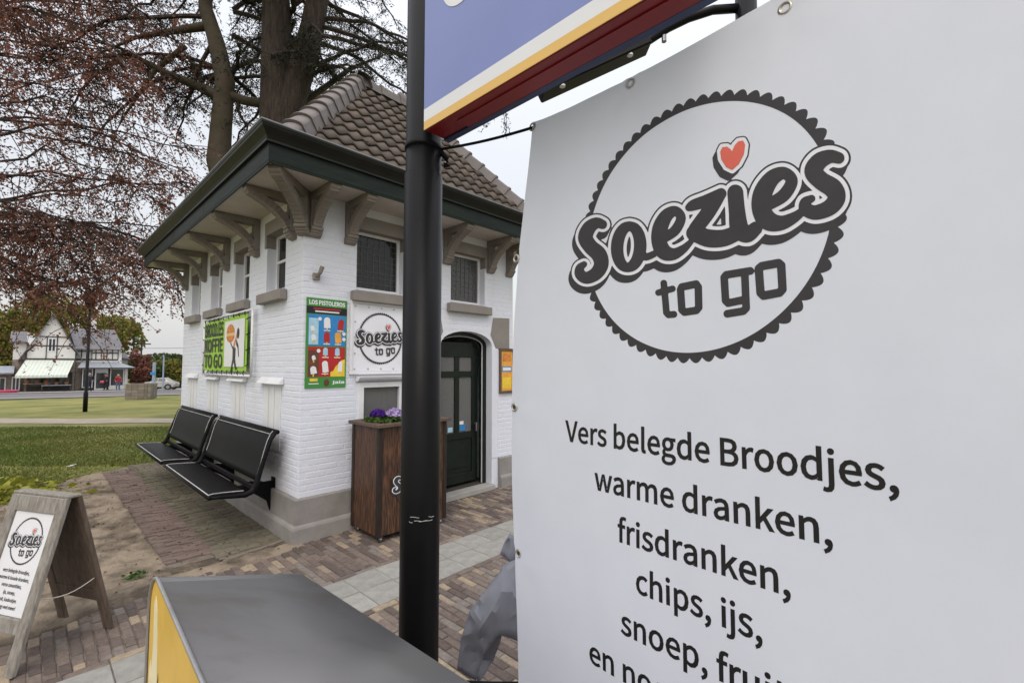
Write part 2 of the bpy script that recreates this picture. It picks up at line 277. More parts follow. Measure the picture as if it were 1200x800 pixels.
# ------------------------------------------------------------ lettering
GL = json.loads('''{"a":[591,[[228,-14,296,-2,359,27,417,68,420,68,429,0,507,0,507,351,487,475,423,556,310,585,222,573,146,545,86,511,123,444,173,474,230,496,294,505,366,484,402,431,412,361,213,321,99,252,62,148,84,60,142,5],[255,64,204,73,168,102,154,154,178,219,260,267,412,297,412,139,359,97,308,72]]],"b":[649,[[348,-14,470,23,560,127,596,294,569,448,493,549,369,585,305,574,245,546,189,505,193,607,193,836,97,836,97,0,173,0,182,59,186,59,238,20,293,-5],[332,67,290,73,243,91,193,126,193,426,246,469,296,495,345,504,432,478,481,404,496,293,474,172,416,94]]],"c":[536,[[321,-14,388,-5,451,20,506,58,464,123,425,94,380,74,330,66,237,94,176,170,153,285,177,400,240,476,333,504,375,498,412,481,446,455,495,518,451,551,396,576,329,585,192,549,93,447,55,285,90,123,185,22]]],"d":[651,[[291,-14,356,-2,415,27,464,67,467,67,476,0,555,0,555,836,458,836,458,617,463,519,414,554,363,577,303,585,181,548,91,445,56,285,85,123,166,21],[312,67,227,93,173,168,154,286,177,400,236,477,319,504,366,498,412,479,458,444,458,145,411,101,363,76]]],"e":[582,[[328,-14,399,-6,461,15,515,44,481,108,437,84,390,68,338,63,243,88,177,157,149,263,534,263,536,279,537,297,538,317,511,459,434,552,310,585,186,549,92,445,55,285,92,124,189,22],[148,331,178,427,236,488,312,508,388,488,437,428,454,331]]],"f":[341,[[35,493,112,493,112,0,208,0,208,493,329,493,329,570,208,570,208,661,217,723,244,760,289,773,310,771,331,766,353,757,374,832,345,841,313,847,278,850,185,827,130,762,112,662,112,570,35,565]]],"g":[592,[[289,-263,442,-235,542,-163,578,-65,555,12,489,56,379,70,267,70,207,79,176,100,167,132,172,160,185,182,204,201,231,190,259,183,288,181,394,205,469,274,497,379,491,426,475,466,451,497,567,497,567,570,369,570,346,578,319,583,288,585,182,560,104,490,75,381,86,318,113,266,149,228,149,224,119,197,96,161,86,118,93,77,111,46,138,24,138,19,92,-18,63,-62,54,-110,84,-193,166,-245],[288,246,228,262,184,309,167,381,184,453,227,499,288,515,350,499,393,453,410,381,393,309,349,262],[303,-196,214,-184,157,-150,138,-97,143,-64,162,-31,195,0,221,-5,246,-8,269,-8,368,-8,431,-15,470,-38,483,-81,461,-137,398,-180]]],"h":[638,[[97,0,193,0,193,414,246,462,295,491,349,501,410,485,446,436,457,349,457,0,553,0,553,361,534,484,477,559,378,585,306,572,244,538,189,489,193,607,193,836,97,836]]],"i":[289,[[97,0,193,0,193,570,97,570],[145,688,178,696,201,718,209,752,201,785,178,806,145,814,112,806,90,785,82,752,90,718,112,696]]],"j":[289,[[37,-254,128,-231,178,-166,193,-65,193,570,98,570,98,-65,92,-125,71,-164,27,-178,8,-176,-11,-172,-27,-167,-46,-239,-23,-247,5,-252],[145,688,178,696,201,718,209,752,201,785,178,806,145,814,112,806,89,785,81,752,89,718,112,696]]],"k":[580,[[97,0,191,0,191,150,298,275,465,0,569,0,354,340,544,570,437,570,195,270,191,270,191,836,97,836]]],"l":[298,[[197,-14,221,-12,238,-9,253,-5,239,68,231,67,225,66,220,66,206,70,197,83,193,107,193,836,97,836,97,113,107,45,140,1]]],"m":[973,[[97,0,193,0,193,414,244,463,291,492,336,501,396,485,431,436,442,349,442,0,538,0,538,414,589,463,637,492,682,501,741,485,776,436,788,349,788,0,883,0,883,361,865,484,808,559,711,585,644,571,582,533,522,476,491,534,439,572,364,585,299,572,240,537,187,487,185,487,175,570,97,570]]],"n":[641,[[97,0,193,0,193,414,246,462,295,491,349,501,410,485,446,436,457,349,457,0,553,0,553,361,534,484,477,559,378,585,306,572,243,537,187,487,185,487,175,570,97,570]]],"o":[637,[[318,-14,449,22,545,123,582,285,545,447,449,549,318,585,188,549,92,447,55,285,92,123,188,22],[318,66,232,94,174,170,153,285,174,400,232,476,318,504,405,476,463,400,484,285,463,170,405,94]]],"p":[651,[[97,-241,193,-241,193,-47,190,53,242,16,295,-6,348,-14,470,23,560,127,596,294,569,448,493,549,369,585,304,574,242,544,187,504,185,504,175,570,97,570],[332,67,290,73,243,91,193,126,193,426,246,469,296,495,345,504,432,478,481,404,496,293,474,172,416,94]]],"r":[408,[[97,0,193,0,193,367,237,444,286,486,336,499,357,498,374,495,392,489,410,572,392,580,372,584,349,585,288,570,233,529,187,466,185,466,175,570,97,570]]],"s":[492,[[246,-14,359,10,429,71,453,155,426,242,361,294,279,329,219,353,174,383,157,428,168,469,203,499,263,511,310,504,352,486,392,460,438,520,389,553,329,576,262,585,155,563,88,505,65,423,90,344,153,292,231,258,293,233,342,199,361,150,349,105,312,73,249,61,186,70,131,93,80,129,34,65,94,25,167,-3]]],"t":[396,[[275,-14,311,-11,347,-3,381,7,362,80,342,72,319,66,297,64,245,77,217,114,209,173,209,493,364,493,364,570,209,570,209,731,129,731,119,570,28,565,28,493,113,493,113,176,129,76,180,10]]],"u":[638,[[264,-14,335,-1,396,35,452,89,455,89,462,0,542,0,542,570,446,570,446,166,395,111,346,79,292,69,231,85,196,134,185,221,185,570,88,570,88,209,107,86,164,12]]],"v":[547,[[220,0,332,0,534,570,439,570,331,246,314,190,296,133,278,78,273,78,256,133,238,190,221,246,113,570,14,570]]],"w":[842,[[187,0,298,0,379,306,393,360,406,415,418,472,423,472,436,415,449,361,462,308,544,0,661,0,815,570,723,570,640,241,628,187,616,134,605,82,600,82,586,134,573,187,560,241,471,570,377,570,288,241,275,187,262,134,250,82,245,82,233,134,222,187,211,241,126,570,28,570]]],"y":[547,[[106,-246,203,-219,272,-149,319,-48,534,570,440,570,337,254,322,201,306,146,291,92,286,92,266,147,247,202,229,254,113,570,14,570,243,-1,230,-44,200,-107,158,-151,102,-167,86,-165,71,-162,58,-158,39,-234,58,-241,81,-244]]],"z":[499,[[37,0,468,0,468,78,158,78,459,519,459,570,69,570,69,493,337,493,37,51]]],"A":[639,[[4,0,102,0,176,235,458,235,532,0,634,0,373,770,265,770],[201,312,238,431,265,517,291,603,315,691,319,691,344,603,370,517,397,431,434,312]]],"B":[690,[[106,0,351,0,503,25,605,100,643,226,623,316,568,377,486,410,486,415,548,451,586,510,599,582,565,691,472,751,334,770,106,770],[203,443,203,693,321,693,422,681,483,642,503,569,484,502,424,458,317,443],[203,78,203,368,337,368,452,353,523,307,547,229,522,144,450,94,337,78]]],"C":[670,[[396,-14,488,-1,566,37,632,97,579,159,527,112,468,82,400,71,273,110,190,219,161,388,191,554,276,661,403,699,465,689,517,664,561,626,613,689,560,736,489,770,402,784,227,735,106,599,61,384,105,170,224,34]]],"D":[723,[[106,0,303,0,499,46,619,179,661,388,619,596,497,725,298,770,106,770],[203,80,203,691,290,691,441,656,531,553,561,388,531,221,441,116,290,80]]],"E":[619,[[106,0,561,0,561,83,203,83,203,363,495,363,495,446,203,446,203,688,549,688,549,770,106,770]]],"F":[580,[[106,0,203,0,203,346,497,346,497,428,203,428,203,688,549,688,549,770,106,770]]],"G":[724,[[409,-14,505,-2,585,30,646,76,646,399,393,399,393,318,557,318,557,117,519,92,472,77,418,71,278,110,191,219,161,388,193,554,281,661,417,699,485,689,540,663,583,626,636,689,582,734,509,769,414,784,232,735,107,599,61,384,106,170,228,34]]],"H":[765,[[106,0,203,0,203,363,562,363,562,0,660,0,660,770,562,770,562,447,203,447,203,770,106,770]]],"I":[308,[[106,0,203,0,203,770,106,770]]],"J":[562,[[249,-14,371,19,440,104,461,226,461,770,363,770,363,235,350,141,309,88,239,71,188,80,144,108,106,159,37,108,90,41,161,0]]],"K":[679,[[106,0,203,0,203,244,335,401,566,0,674,0,396,478,638,770,527,770,205,383,203,383,203,770,106,770]]],"L":[570,[[106,0,540,0,540,83,203,83,203,770,106,770]]],"M":[853,[[106,0,193,0,193,426,191,500,187,579,181,653,185,653,247,478,393,78,458,78,603,478,665,653,669,653,664,579,659,500,657,426,657,0,747,0,747,770,630,770,483,358,466,305,448,251,430,197,425,197,407,251,389,305,370,358,223,770,106,770]]],"N":[759,[[106,0,197,0,197,404,195,485,191,566,186,645,190,645,273,486,554,0,653,0,653,770,561,770,561,370,563,288,568,206,575,126,569,126,486,285,205,770,106,770]]],"O":[779,[[390,-14,561,36,676,174,718,388,676,600,561,736,390,784,219,736,103,600,61,388,103,174,219,36],[390,71,269,111,189,220,161,388,189,554,269,661,390,699,511,661,590,554,619,388,590,220,511,111]]],"P":[665,[[106,0,203,0,203,307,330,307,479,332,577,410,613,544,577,677,477,749,326,770,106,770],[203,386,203,691,313,691,426,678,494,632,517,544,495,454,429,402,317,386]]],"R":[667,[[203,404,203,691,332,691,434,678,497,635,519,555,497,471,434,421,332,404],[528,0,638,0,442,337,533,378,594,450,616,555,581,681,486,750,347,770,106,770,106,0,203,0,203,327,341,327]]],"S":[626,[[319,-14,459,16,549,94,581,205,560,300,503,366,422,411,313,458,253,486,205,526,185,587,203,646,253,685,329,699,396,690,454,665,504,627,555,689,493,738,416,771,329,784,204,757,118,685,86,580,111,485,170,422,243,382,353,334,419,302,465,260,482,196,463,131,408,87,320,71,242,83,170,117,108,167,50,100,125,40,216,0]]],"T":[629,[[266,0,363,0,363,688,597,688,597,770,33,770,33,688,266,688]]],"V":[604,[[247,0,359,0,604,770,505,770,381,353,357,267,333,185,307,99,303,99,276,185,253,267,228,353,103,770,1,770]]],"Z":[633,[[53,0,584,0,584,83,172,83,579,712,579,770,89,770,89,688,459,688,53,59]]],"W":[922,[[190,0,306,0,420,464,433,524,447,582,459,640,463,640,476,582,488,524,501,464,618,0,735,0,894,770,801,770,718,351,705,268,690,185,676,101,670,101,652,185,634,268,616,351,508,770,419,770,313,351,294,268,276,185,258,101,254,101,239,185,223,268,208,351,127,770,27,770]]],"0":[583,[[292,-14,419,31,502,164,532,388,502,609,419,740,292,784,165,740,82,609,53,388,82,164,165,31],[292,64,215,98,164,203,145,388,164,571,215,675,292,708,369,675,420,571,439,388,420,203,369,98]]],"1":[583,[[92,0,515,0,515,80,360,80,360,770,287,770,242,748,190,730,127,715,127,654,265,654,265,80,92,80]]],"2":[583,[[46,0,530,0,530,83,317,83,276,82,233,79,191,76,350,242,455,402,494,558,466,677,388,755,269,784,180,770,107,731,42,671,98,617,144,663,198,694,257,706,337,686,384,632,399,554,361,413,245,250,46,57]]],"3":[583,[[276,-14,402,13,490,88,524,206,502,299,444,364,361,401,361,407,433,446,481,508,498,591,469,695,389,761,273,784,191,772,120,739,59,692,110,631,158,670,211,696,270,706,340,691,384,648,400,584,380,509,313,457,187,437,187,363,328,344,404,291,426,209,406,133,352,84,270,66,192,79,130,111,80,154,30,92,90,40,171,1]]],"4":[583,[[357,0,447,0,447,212,550,212,550,289,447,289,447,770,341,770,21,275,21,212,357,212],[357,289,121,289,296,551,318,590,339,628,358,665,362,665,360,620,358,570,357,525]]],"5":[583,[[275,-14,398,17,491,107,527,250,495,389,412,470,295,496,252,492,215,482,180,465,200,688,489,688,489,770,116,770,90,411,142,378,183,403,224,418,270,423,354,402,410,342,430,248,407,151,349,88,266,66,187,78,125,110,77,151,28,88,89,39,169,1]]],"6":[583,[[316,-14,427,18,507,105,538,236,511,371,437,451,324,478,262,467,202,435,149,386,179,574,250,675,348,705,393,698,435,677,470,646,524,705,476,746,416,773,343,784,203,743,99,609,59,368,93,156,184,29],[151,309,204,366,257,397,308,407,385,386,431,327,446,236,429,144,383,84,316,62,233,90,177,174]]],"7":[583,[[208,0,308,0,332,267,398,492,534,712,534,770,51,770,51,688,425,688,305,481,237,261]]],"8":[583,[[294,-14,420,13,504,84,535,185,516,276,469,341,405,388,405,393,452,439,491,503,507,579,482,684,409,755,296,782,188,757,113,689,85,586,100,513,137,454,189,409,189,404,121,355,69,284,48,191,80,85,167,13],[347,418,261,457,197,510,172,586,188,651,232,695,295,710,365,692,410,643,425,574,416,518,390,466],[295,58,212,76,155,126,133,200,147,269,184,327,239,374,341,329,415,273,443,188,425,120,373,75]]],"9":[583,[[247,-14,383,29,486,167,526,418,492,622,400,743,267,784,156,752,77,665,46,534,73,400,146,319,258,292,322,304,383,336,436,386,405,197,336,96,244,66,195,73,151,93,113,125,61,65,110,25,171,-3],[435,466,382,407,327,374,274,363,198,385,152,444,137,534,154,626,201,687,268,709,352,681,409,600]]],",":[292,[[79,-200,161,-147,213,-73,232,20,222,80,195,119,151,132,115,124,89,101,79,65,89,29,114,6,149,-2,161,-1,147,-60,112,-107,56,-143]]],".":[292,[[146,-14,181,-4,206,21,215,59,206,97,181,123,146,132,111,123,86,97,77,59,86,21,111,-4]]],"&":[714,[[272,-14,357,-3,430,28,494,75,556,35,615,5,671,-14,696,66,651,82,603,107,553,140,608,224,653,316,687,415,598,415,569,331,533,255,489,188,418,253,351,326,294,404,377,469,442,542,467,632,449,711,398,764,316,784,223,759,162,695,140,603,146,545,163,485,190,422,115,363,60,291,38,200,68,89,150,14],[431,125,385,92,335,71,284,63,206,81,152,130,131,205,144,261,179,310,229,355,288,273,357,196],[258,467,239,515,226,560,222,604,233,661,266,701,317,716,359,704,382,673,390,630,371,568,324,516]]],"-":[364,[[48,257,317,257,317,331,48,331]]],"!":[339,[[137,232,203,232,215,678,217,787,121,787,123,678],[169,-14,204,-4,229,21,238,59,229,97,204,123,169,132,134,123,109,97,100,59,109,21,134,-4]]]," ":[235,[]]}''')
CAP = GL['H'][1][0][9] if False else max(GL['H'][1][0][1::2])
def text_mesh(name, txt, cap, m, width=None, bold=0, align='C', xs=1.0, words=False):
    """flat lettering: polygons of each glyph filled as a 2D curve and turned into a mesh; cap = capital height"""
    k = cap / CAP; x = 0; cu = bpy.data.curves.new(name, 'CURVE'); cu.dimensions = '2D'; cu.fill_mode = 'BOTH'
    P = []; wd = []; iw = 0
    for ch in txt:
        adv, spl = GL[ch]; iw += ch == ' '
        for s in spl: P.append([(x + s[i], s[i + 1]) for i in range(0, len(s), 2)]); wd.append(iw)
        x += adv
    mn = min(p[0] for q in P for p in q); mxx = max(p[0] for q in P for p in q)
    sxx = (width / ((mxx - mn) * k)) if width else xs
    off = {'C': (mn + mxx) / 2, 'L': mn, 'R': mxx}[align]
    def fat(q):                        # move every outline outwards along its own normal
        q = [(px, py) for (px, py), (ox, oy) in zip(q, q[-1:] + q[:-1]) if math.hypot(px - ox, py - oy) > 1.5]; n = len(q); out = []; dd = bold * CAP
        for i in range(n):
            (x0, y0), (x1, y1), (x2, y2) = q[i - 1], q[i], q[(i + 1) % n]
            a, b = math.hypot(x1 - x0, y1 - y0), math.hypot(x2 - x1, y2 - y1); n1, n2 = ((y1 - y0) / a, (x0 - x1) / a), ((y2 - y1) / b, (x1 - x2) / b)
            c = max(.35, 1 + n1[0] * n2[0] + n1[1] * n2[1]); out.append((x1 + (n1[0] + n2[0]) / c * dd, y1 + (n1[1] + n2[1]) / c * dd))
        return out
    P = [fat(q) for q in P] if bold else P
    out = []
    for w in range(iw + 1 if words else 1):
        c2 = cu.copy()
        for q, iq in zip(P, wd):
            if words and iq != w: continue
            sp = c2.splines.new('POLY'); sp.points.add(len(q) - 1); sp.use_cyclic_u = True
            for pt, (px, py) in zip(sp.points, q): pt.co = ((px - off) * k * sxx, py * k, 0, 1)
        o = bpy.data.objects.new(name, c2); COL.objects.link(o)
        me = bpy.data.meshes.new_from_object(o.evaluated_get(bpy.context.evaluated_depsgraph_get())); bpy.data.objects.remove(o); bpy.data.curves.remove(c2)
        me.name = name; me.materials.clear(); me.materials.append(m); out.append(me)
    return out if words else out[0]
def remap(me, fn):
    for v in me.vertices: v.co = fn(v.co.x, v.co.y, v.co.z)
    me.update(); return me
def fill_field(F, X, Y, fn, maxrun=6):
    """polygons covering F<0 on a regular grid; each grid point mapped through fn(x, y)"""
    mb = MB(); ny, nx = F.shape; ins = F < 0
    full = ins[:-1, :-1] & ins[1:, :-1] & ins[:-1, 1:] & ins[1:, 1:]
    anyc = ins[:-1, :-1] | ins[1:, :-1] | ins[:-1, 1:] | ins[1:, 1:]
    for j in range(ny - 1):
        i = 0
        while i < nx - 1:
            if full[j, i]:
                k = i
                while k < nx - 1 and full[j, k] and k - i < maxrun: k += 1
                mb.poly([fn(X[i], Y[j]), fn(X[k], Y[j]), fn(X[k], Y[j + 1]), fn(X[i], Y[j + 1])]); i = k
            else:
                if anyc[j, i]:
                    cs = [(i, j), (i + 1, j), (i + 1, j + 1), (i, j + 1)]; pts = []
                    for q in range(4):
                        (a, b), (c, d) = cs[q], cs[(q + 1) % 4]; f0, f1 = F[b, a], F[d, c]
                        if f0 < 0: pts.append(fn(X[a], Y[b]))
                        if (f0 < 0) != (f1 < 0):
                            t = f0 / (f0 - f1); pts.append(fn(X[a] + (X[c] - X[a]) * t, Y[b] + (Y[d] - Y[b]) * t))
                    if len(pts) >= 3: mb.poly(pts)
                i += 1
    return mb

# ------------------------------------------------------------ the round "Soezies to go" print, drawn once as strokes
_H = [-0.01538907, 1.803e-05, 9.40906317, -0.01290202, 0.01016684, -3.12625692, -0.00860134, -0.00042722]
def _unit(x, y):      # drawing units -> disc of radius 1
    w = _H[6] * x + _H[7] * y + 1
    return (((_H[0] * x + _H[1] * y + _H[2]) / w - .4908) / .257, ((_H[3] * x + _H[4] * y + _H[5]) / w - 1.7834) / .257)
def _dense(st, step=1.0):
    out = []
    P = [st[0]] + list(st) + [st[-1]]
    for i in range(1, len(P) - 2):
        p0, p1, p2, p3 = (np.array(q, float) for q in P[i - 1:i + 3])
        n = max(2, int(np.hypot(*(p2 - p1)[:2]) / step))
        for t in np.linspace(0, 1, n, endpoint=False):
            out.append(.5 * ((2 * p1) + (-p0 + p2) * t + (2 * p0 - 5 * p1 + 4 * p2 - p3) * t * t + (-p0 + 3 * p1 - 3 * p2 + p3) * t ** 3))
    out.append(np.array(P[-1], float)); return out
def _A(pts): return [(640 + x / 4, 180 + y / 4, r / 4) for x, y, r in pts]
def _B(pts): return [(830 + x / 4, 130 + y / 4, r / 4) for x, y, r in pts]
_S = [(264, 332, 22), (236, 325, 26), (202, 348, 32), (184, 394, 35), (208, 436, 35), (246, 472, 37), (257, 517, 34), (234, 560, 31), (190, 582, 28), (160, 566, 26), (158, 536, 20), (178, 518, 14)]
_e = [(556, 392, 22), (604, 356, 24), (630, 300, 23), (604, 268, 23), (564, 288, 30), (533, 345, 36), (526, 408, 36), (548, 458, 37), (592, 470, 28), (640, 446, 20), (676, 412, 13)]
_o = [(385 + 53 * math.sin(a) + 6 * math.cos(a), 436 - 97 * math.cos(a), 22 + 7 * abs(math.sin(a))) for a in np.linspace(0, 2 * math.pi, 15)]
def _map(pts, b0, b1, rs):
    return [(b1[0] + (x - b0[0]) / (b0[2] - b0[0]) * (b1[2] - b1[0]), b1[1] + (y - b0[1]) / (b0[3] - b0[1]) * (b1[3] - b1[1]), r * rs) for x, y, r in pts]
LET = [_A(_S), _A(_o), _A([(430, 470, 24), (465, 482, 18), (500, 470, 16)]), _A(_e),
       [(807, 243, 4.5), (813, 240, 6.5), (828, 235, 7.2), (845, 227, 6.5)], [(845, 228, 6), (831, 247, 8.5), (815, 268, 8.5)],
       [(813, 273, 9.5), (830, 279, 10.5), (848, 279, 10), (864, 273, 9)],
       [(862, 226, 9.5), (864, 248, 9.8), (867, 268, 11), (876, 275, 9.5), (886, 268, 8)],
       _B(_map(_e, (497, 245, 652, 500), (210, 268, 425, 562), 1.24)), _B(_map(_S, (132, 299, 292, 615), (420, 190, 655, 512), 1.22))]
HEART = [(830 + x / 4, 130 + y / 4) for x, y in [(112, 190), (124, 162), (142, 143), (164, 140), (174, 160), (168, 205), (145, 250), (113, 278), (84, 264), (60, 226), (56, 190), (66, 170), (88, 168), (102, 178)]]
TOGO = [([(776.5, 331.5), (779.5, 366), (782, 368.5), (788.5, 368)], 3.6), ([(770, 342.5), (787, 338)], 3.4),
        ([(798, 336), (815, 332.5), (817.5, 336), (818, 360), (815, 363.5), (801, 365.5), (798, 362.5), (796.5, 339), (798, 336)], 4.0),
        ([(879.5, 317.5), (851, 322), (848.5, 325), (850, 352), (853, 355), (873, 351)], 4.1), ([(873, 321), (874.5, 361), (871, 364.5), (852, 367.5)], 4.1),
        ([(893, 312), (913, 308.5), (916, 311), (917.5, 339), (914, 343), (895, 346.5), (891.5, 343), (889.5, 315), (893, 312)], 4.5)]
def _samples(sts, shift=(0, 0), k=0):
    A = np.array([q for st in sts for q in _dense(st, 1.6)]); A[:, 0] += shift[0]; A[:, 1] += shift[1]; return A
def _field(A, X, Y):
    F = np.full((len(Y), len(X)), 1e9); gx = X[None, :]; gy = Y[:, None]
    for x, y, r in A: np.minimum(F, np.hypot(gx - x, gy - y) - r, out=F)
    return F
def _polyfield(P, X, Y):
    gx, gy = np.meshgrid(X, Y); d = np.full(gx.shape, 1e9); ins = np.zeros(gx.shape, bool); n = len(P)
    for i in range(n):
        (x0, y0), (x1, y1) = P[i], P[(i + 1) % n]; ex, ey = x1 - x0, y1 - y0
        t = np.clip(((gx - x0) * ex + (gy - y0) * ey) / (ex * ex + ey * ey), 0, 1)
        d = np.minimum(d, np.hypot(gx - x0 - t * ex, gy - y0 - t * ey))
        c = ((y0 <= gy) != (y1 <= gy)) & (gx < ex * (gy - y0) / (ey if ey else 1e-9) + x0); ins ^= c
    return np.where(ins, -d, d)
def make_logo(res=1.0):
    X = np.arange(660, 1012, res); Y = np.arange(148, 382, res); gx = X[None, :] * np.ones((len(Y), 1))
    core = _field(_samples(LET), X, Y); k = np.interp(gx, [680, 990], [.85, 1.25])
    wht = core - 3.9 * k
    dark = wht - 2.0 * k
    for t in np.linspace(.15, 1, 7):
        s = _samples(LET); kk = np.interp(s[:, 0], [680, 990], [.85, 1.25]); s[:, 0] -= 3.5 * t * kk; s[:, 1] += 8.5 * t * kk
        dark = np.minimum(dark, _field(s, X, Y) - 5.2 * k)
    h = _polyfield(HEART, X, Y); hw = h - 4.0; hd = h - 5.6
    for t in np.linspace(.2, 1, 5):
        hd = np.minimum(hd, _polyfield([(x - 5 * t, y + 8 * t) for x, y in HEART], X, Y) - 4.4)
    dark = np.minimum(dark, hd)
    white = np.maximum(np.minimum(wht, hw), -np.minimum(core, h) * 0 - 1e3)
    tg = np.full(core.shape, 1e9)
    for pl, w in TOGO:
        for a, b in zip(pl[:-1], pl[1:]):
            ex, ey = b[0] - a[0], b[1] - a[1]; L2 = ex * ex + ey * ey
            t = np.clip(((X[None, :] - a[0]) * ex + (Y[:, None] - a[1]) * ey) / L2, 0, 1)
            tg = np.minimum(tg, np.hypot(X[None, :] - a[0] - t * ex, Y[:, None] - a[1] - t * ey) - w * 1.12)
    lay = {}
    lay['backing'] = (fill_field(dark, X, Y, lambda x, y: (*_unit(x, y), 0)), 'ink', 1)
    lay['outline'] = (fill_field(white, X, Y, lambda x, y: (*_unit(x, y), 0)), 'vinyl', 2)
    lay['lettering'] = (fill_field(core, X, Y, lambda x, y: (*_unit(x, y), 0)), 'ink', 3)
    lay['small_lettering'] = (fill_field(tg, X, Y, lambda x, y: (*_unit(x, y), 0)), 'ink', 1)
    lay['heart'] = (fill_field(h, X, Y, lambda x, y: (*_unit(x, y), 0)), 'red', 3)
    ring = MB(); N = 64; K = 10
    for i in range(N):
        for q in range(K):
            a0, a1 = 2 * math.pi * (i + q / K) / N, 2 * math.pi * (i + (q + 1) / K) / N
            tooth = lambda t: 1.044 + .042 * math.sin(math.pi * t) ** .9
            p = [(math.cos(a) * r, math.sin(a) * r, 0) for a, r in ((a0, 1.0), (a0, tooth(q / K)), (a1, tooth((q + 1) / K)), (a1, 1.0))]
            ring.poly(p)
    lay['ring'] = (ring, 'ink', .5)
    return lay
LOGO = make_logo()
def place_logo(parent, fn, lift, names=None, flat=True):
    """print the disc on a surface: fn(u, v, h) -> point, h the height above the surface"""
    for nme, (mb, mk, lv) in LOGO.items():
        if names and nme not in names: continue
        me = MB(); me.v = [fn(u, v, lift * lv) for u, v, _ in mb.v]; me.f = list(mb.f)
        m = bpy.data.meshes.new('print_' + nme); m.from_pydata(me.v, [], me.f); m.materials.append(M['vinylwall' if mk == 'vinyl' and flat else mk])
        obj('print_' + nme, m, parent)

# ------------------------------------------------------------ frames
CX, CY, ROT = -1.83, 3.95, R(46.66)          # the kiosk's near corner and turn; a runs along its door front, b along its bench side
UX, UY = math.cos(ROT), math.sin(ROT)
def ab(a, b, z=0): return Vector((CX + a * UX - b * UY, CY + a * UY + b * UX, z))
def zg(x, y):                                 # the green falls gently towards the road
    d = max(0.0, min(60, y - 7)); return -.02 * d - (.0006 * d * d if d < 1 else .0006)
def gp(x, y, dz=0): return (x, y, zg(x, y) + dz)
PAVE_Z = 0.0
# ------------------------------------------------------------ ground sheet
def ground():
    xs = sorted(set(np.round(np.concatenate([np.linspace(-700, -60, 9), np.linspace(-60, 40, 41), np.linspace(40, 700, 9)]), 3)))
    ys = sorted(set(np.round(np.concatenate([np.linspace(-300, -6, 6), np.linspace(-6, 70, 77), np.linspace(70, 1500, 12)]), 3)))
    v = [(x, y, zg(x, y) - .03 + (-.02 if y < 7 else 0)) for y in ys for x in xs]; n = len(xs)
    f = [(j * n + i, j * n + i + 1, (j + 1) * n + i + 1, (j + 1) * n + i) for j in range(len(ys) - 1) for i in range(n - 1)]
    me = bpy.data.meshes.new('ground'); me.from_pydata(v, [], f); me.materials.append(M['grass'])
    me.polygons.foreach_set('use_smooth', [True] * len(f)); o = obj('ground', me); o['kind'] = 'structure'
ground()
from mathutils.noise import fractal
def hsh(x, y, s=1.0):
    return (math.sin(x * 3.1 * s + 1.7 * math.sin(y * 2.3 * s)) + math.sin(y * 4.7 * s + 1.3 * math.sin(x * 3.7 * s + 2))) * .5
# trodden sand between bricks and grass: an uneven skin over the ground
def sand():
    # outline of the bare patch in a, b
    mb = MB(); na, nb = 190, 260; a0, a1, b0, b1 = -3.4, .02, -.42, 5.25; idx = {}
    def edge(a, b):   # distance inside the bare patch
        # grass edge wanders from the front left to the kiosk's far corner
        lim = 4.78 + .18 * hsh(a * 2, b) - max(0, (-.9 - a)) * 1.35 - .25 * max(0, -1.7 - a)
        front = -.13 - .12 * max(0, -a - .2) + .05 * hsh(a * 3.3, 1)
        return min(lim - b, b - front, a + 3.2)
    for i in range(na + 1):
        for j in range(nb + 1):
            a, b = a0 + (a1 - a0) * i / na, b0 + (b1 - b0) * j / nb; e = edge(a, b)
            p = ab(a, b); h = .012 + .020 * fractal(Vector((p.x * 2.2, p.y * 2.2, 0)), .8, 2.0, 3) + .012 * fractal(Vector((p.x * 9, p.y * 9, 3)), .7, 2.1, 4)
            h = h * min(1, max(0, e / .12)) - (.02 if e < 0 else 0) + (-.0 if e > 0 else e * .2)
            inpath = -.86 < a < 0 and .0 < b < 4.9
            if inpath: h = min(h, -.016)
            idx[i, j] = len(mb.v); mb.v.append((p.x, p.y, h))
    for i in range(na):
        for j in range(nb):
            a, b = a0 + (a1 - a0) * (i + .5) / na, b0 + (b1 - b0) * (j + .5) / nb
            if edge(a, b) > -.25: mb.f.append((idx[i, j], idx[i + 1, j], idx[i + 1, j + 1], idx[i, j + 1]))
    o = mb.build('sand', M['sand'], smooth=True); o['kind'] = 'structure'
    o = MB(); o.v = []
sand()
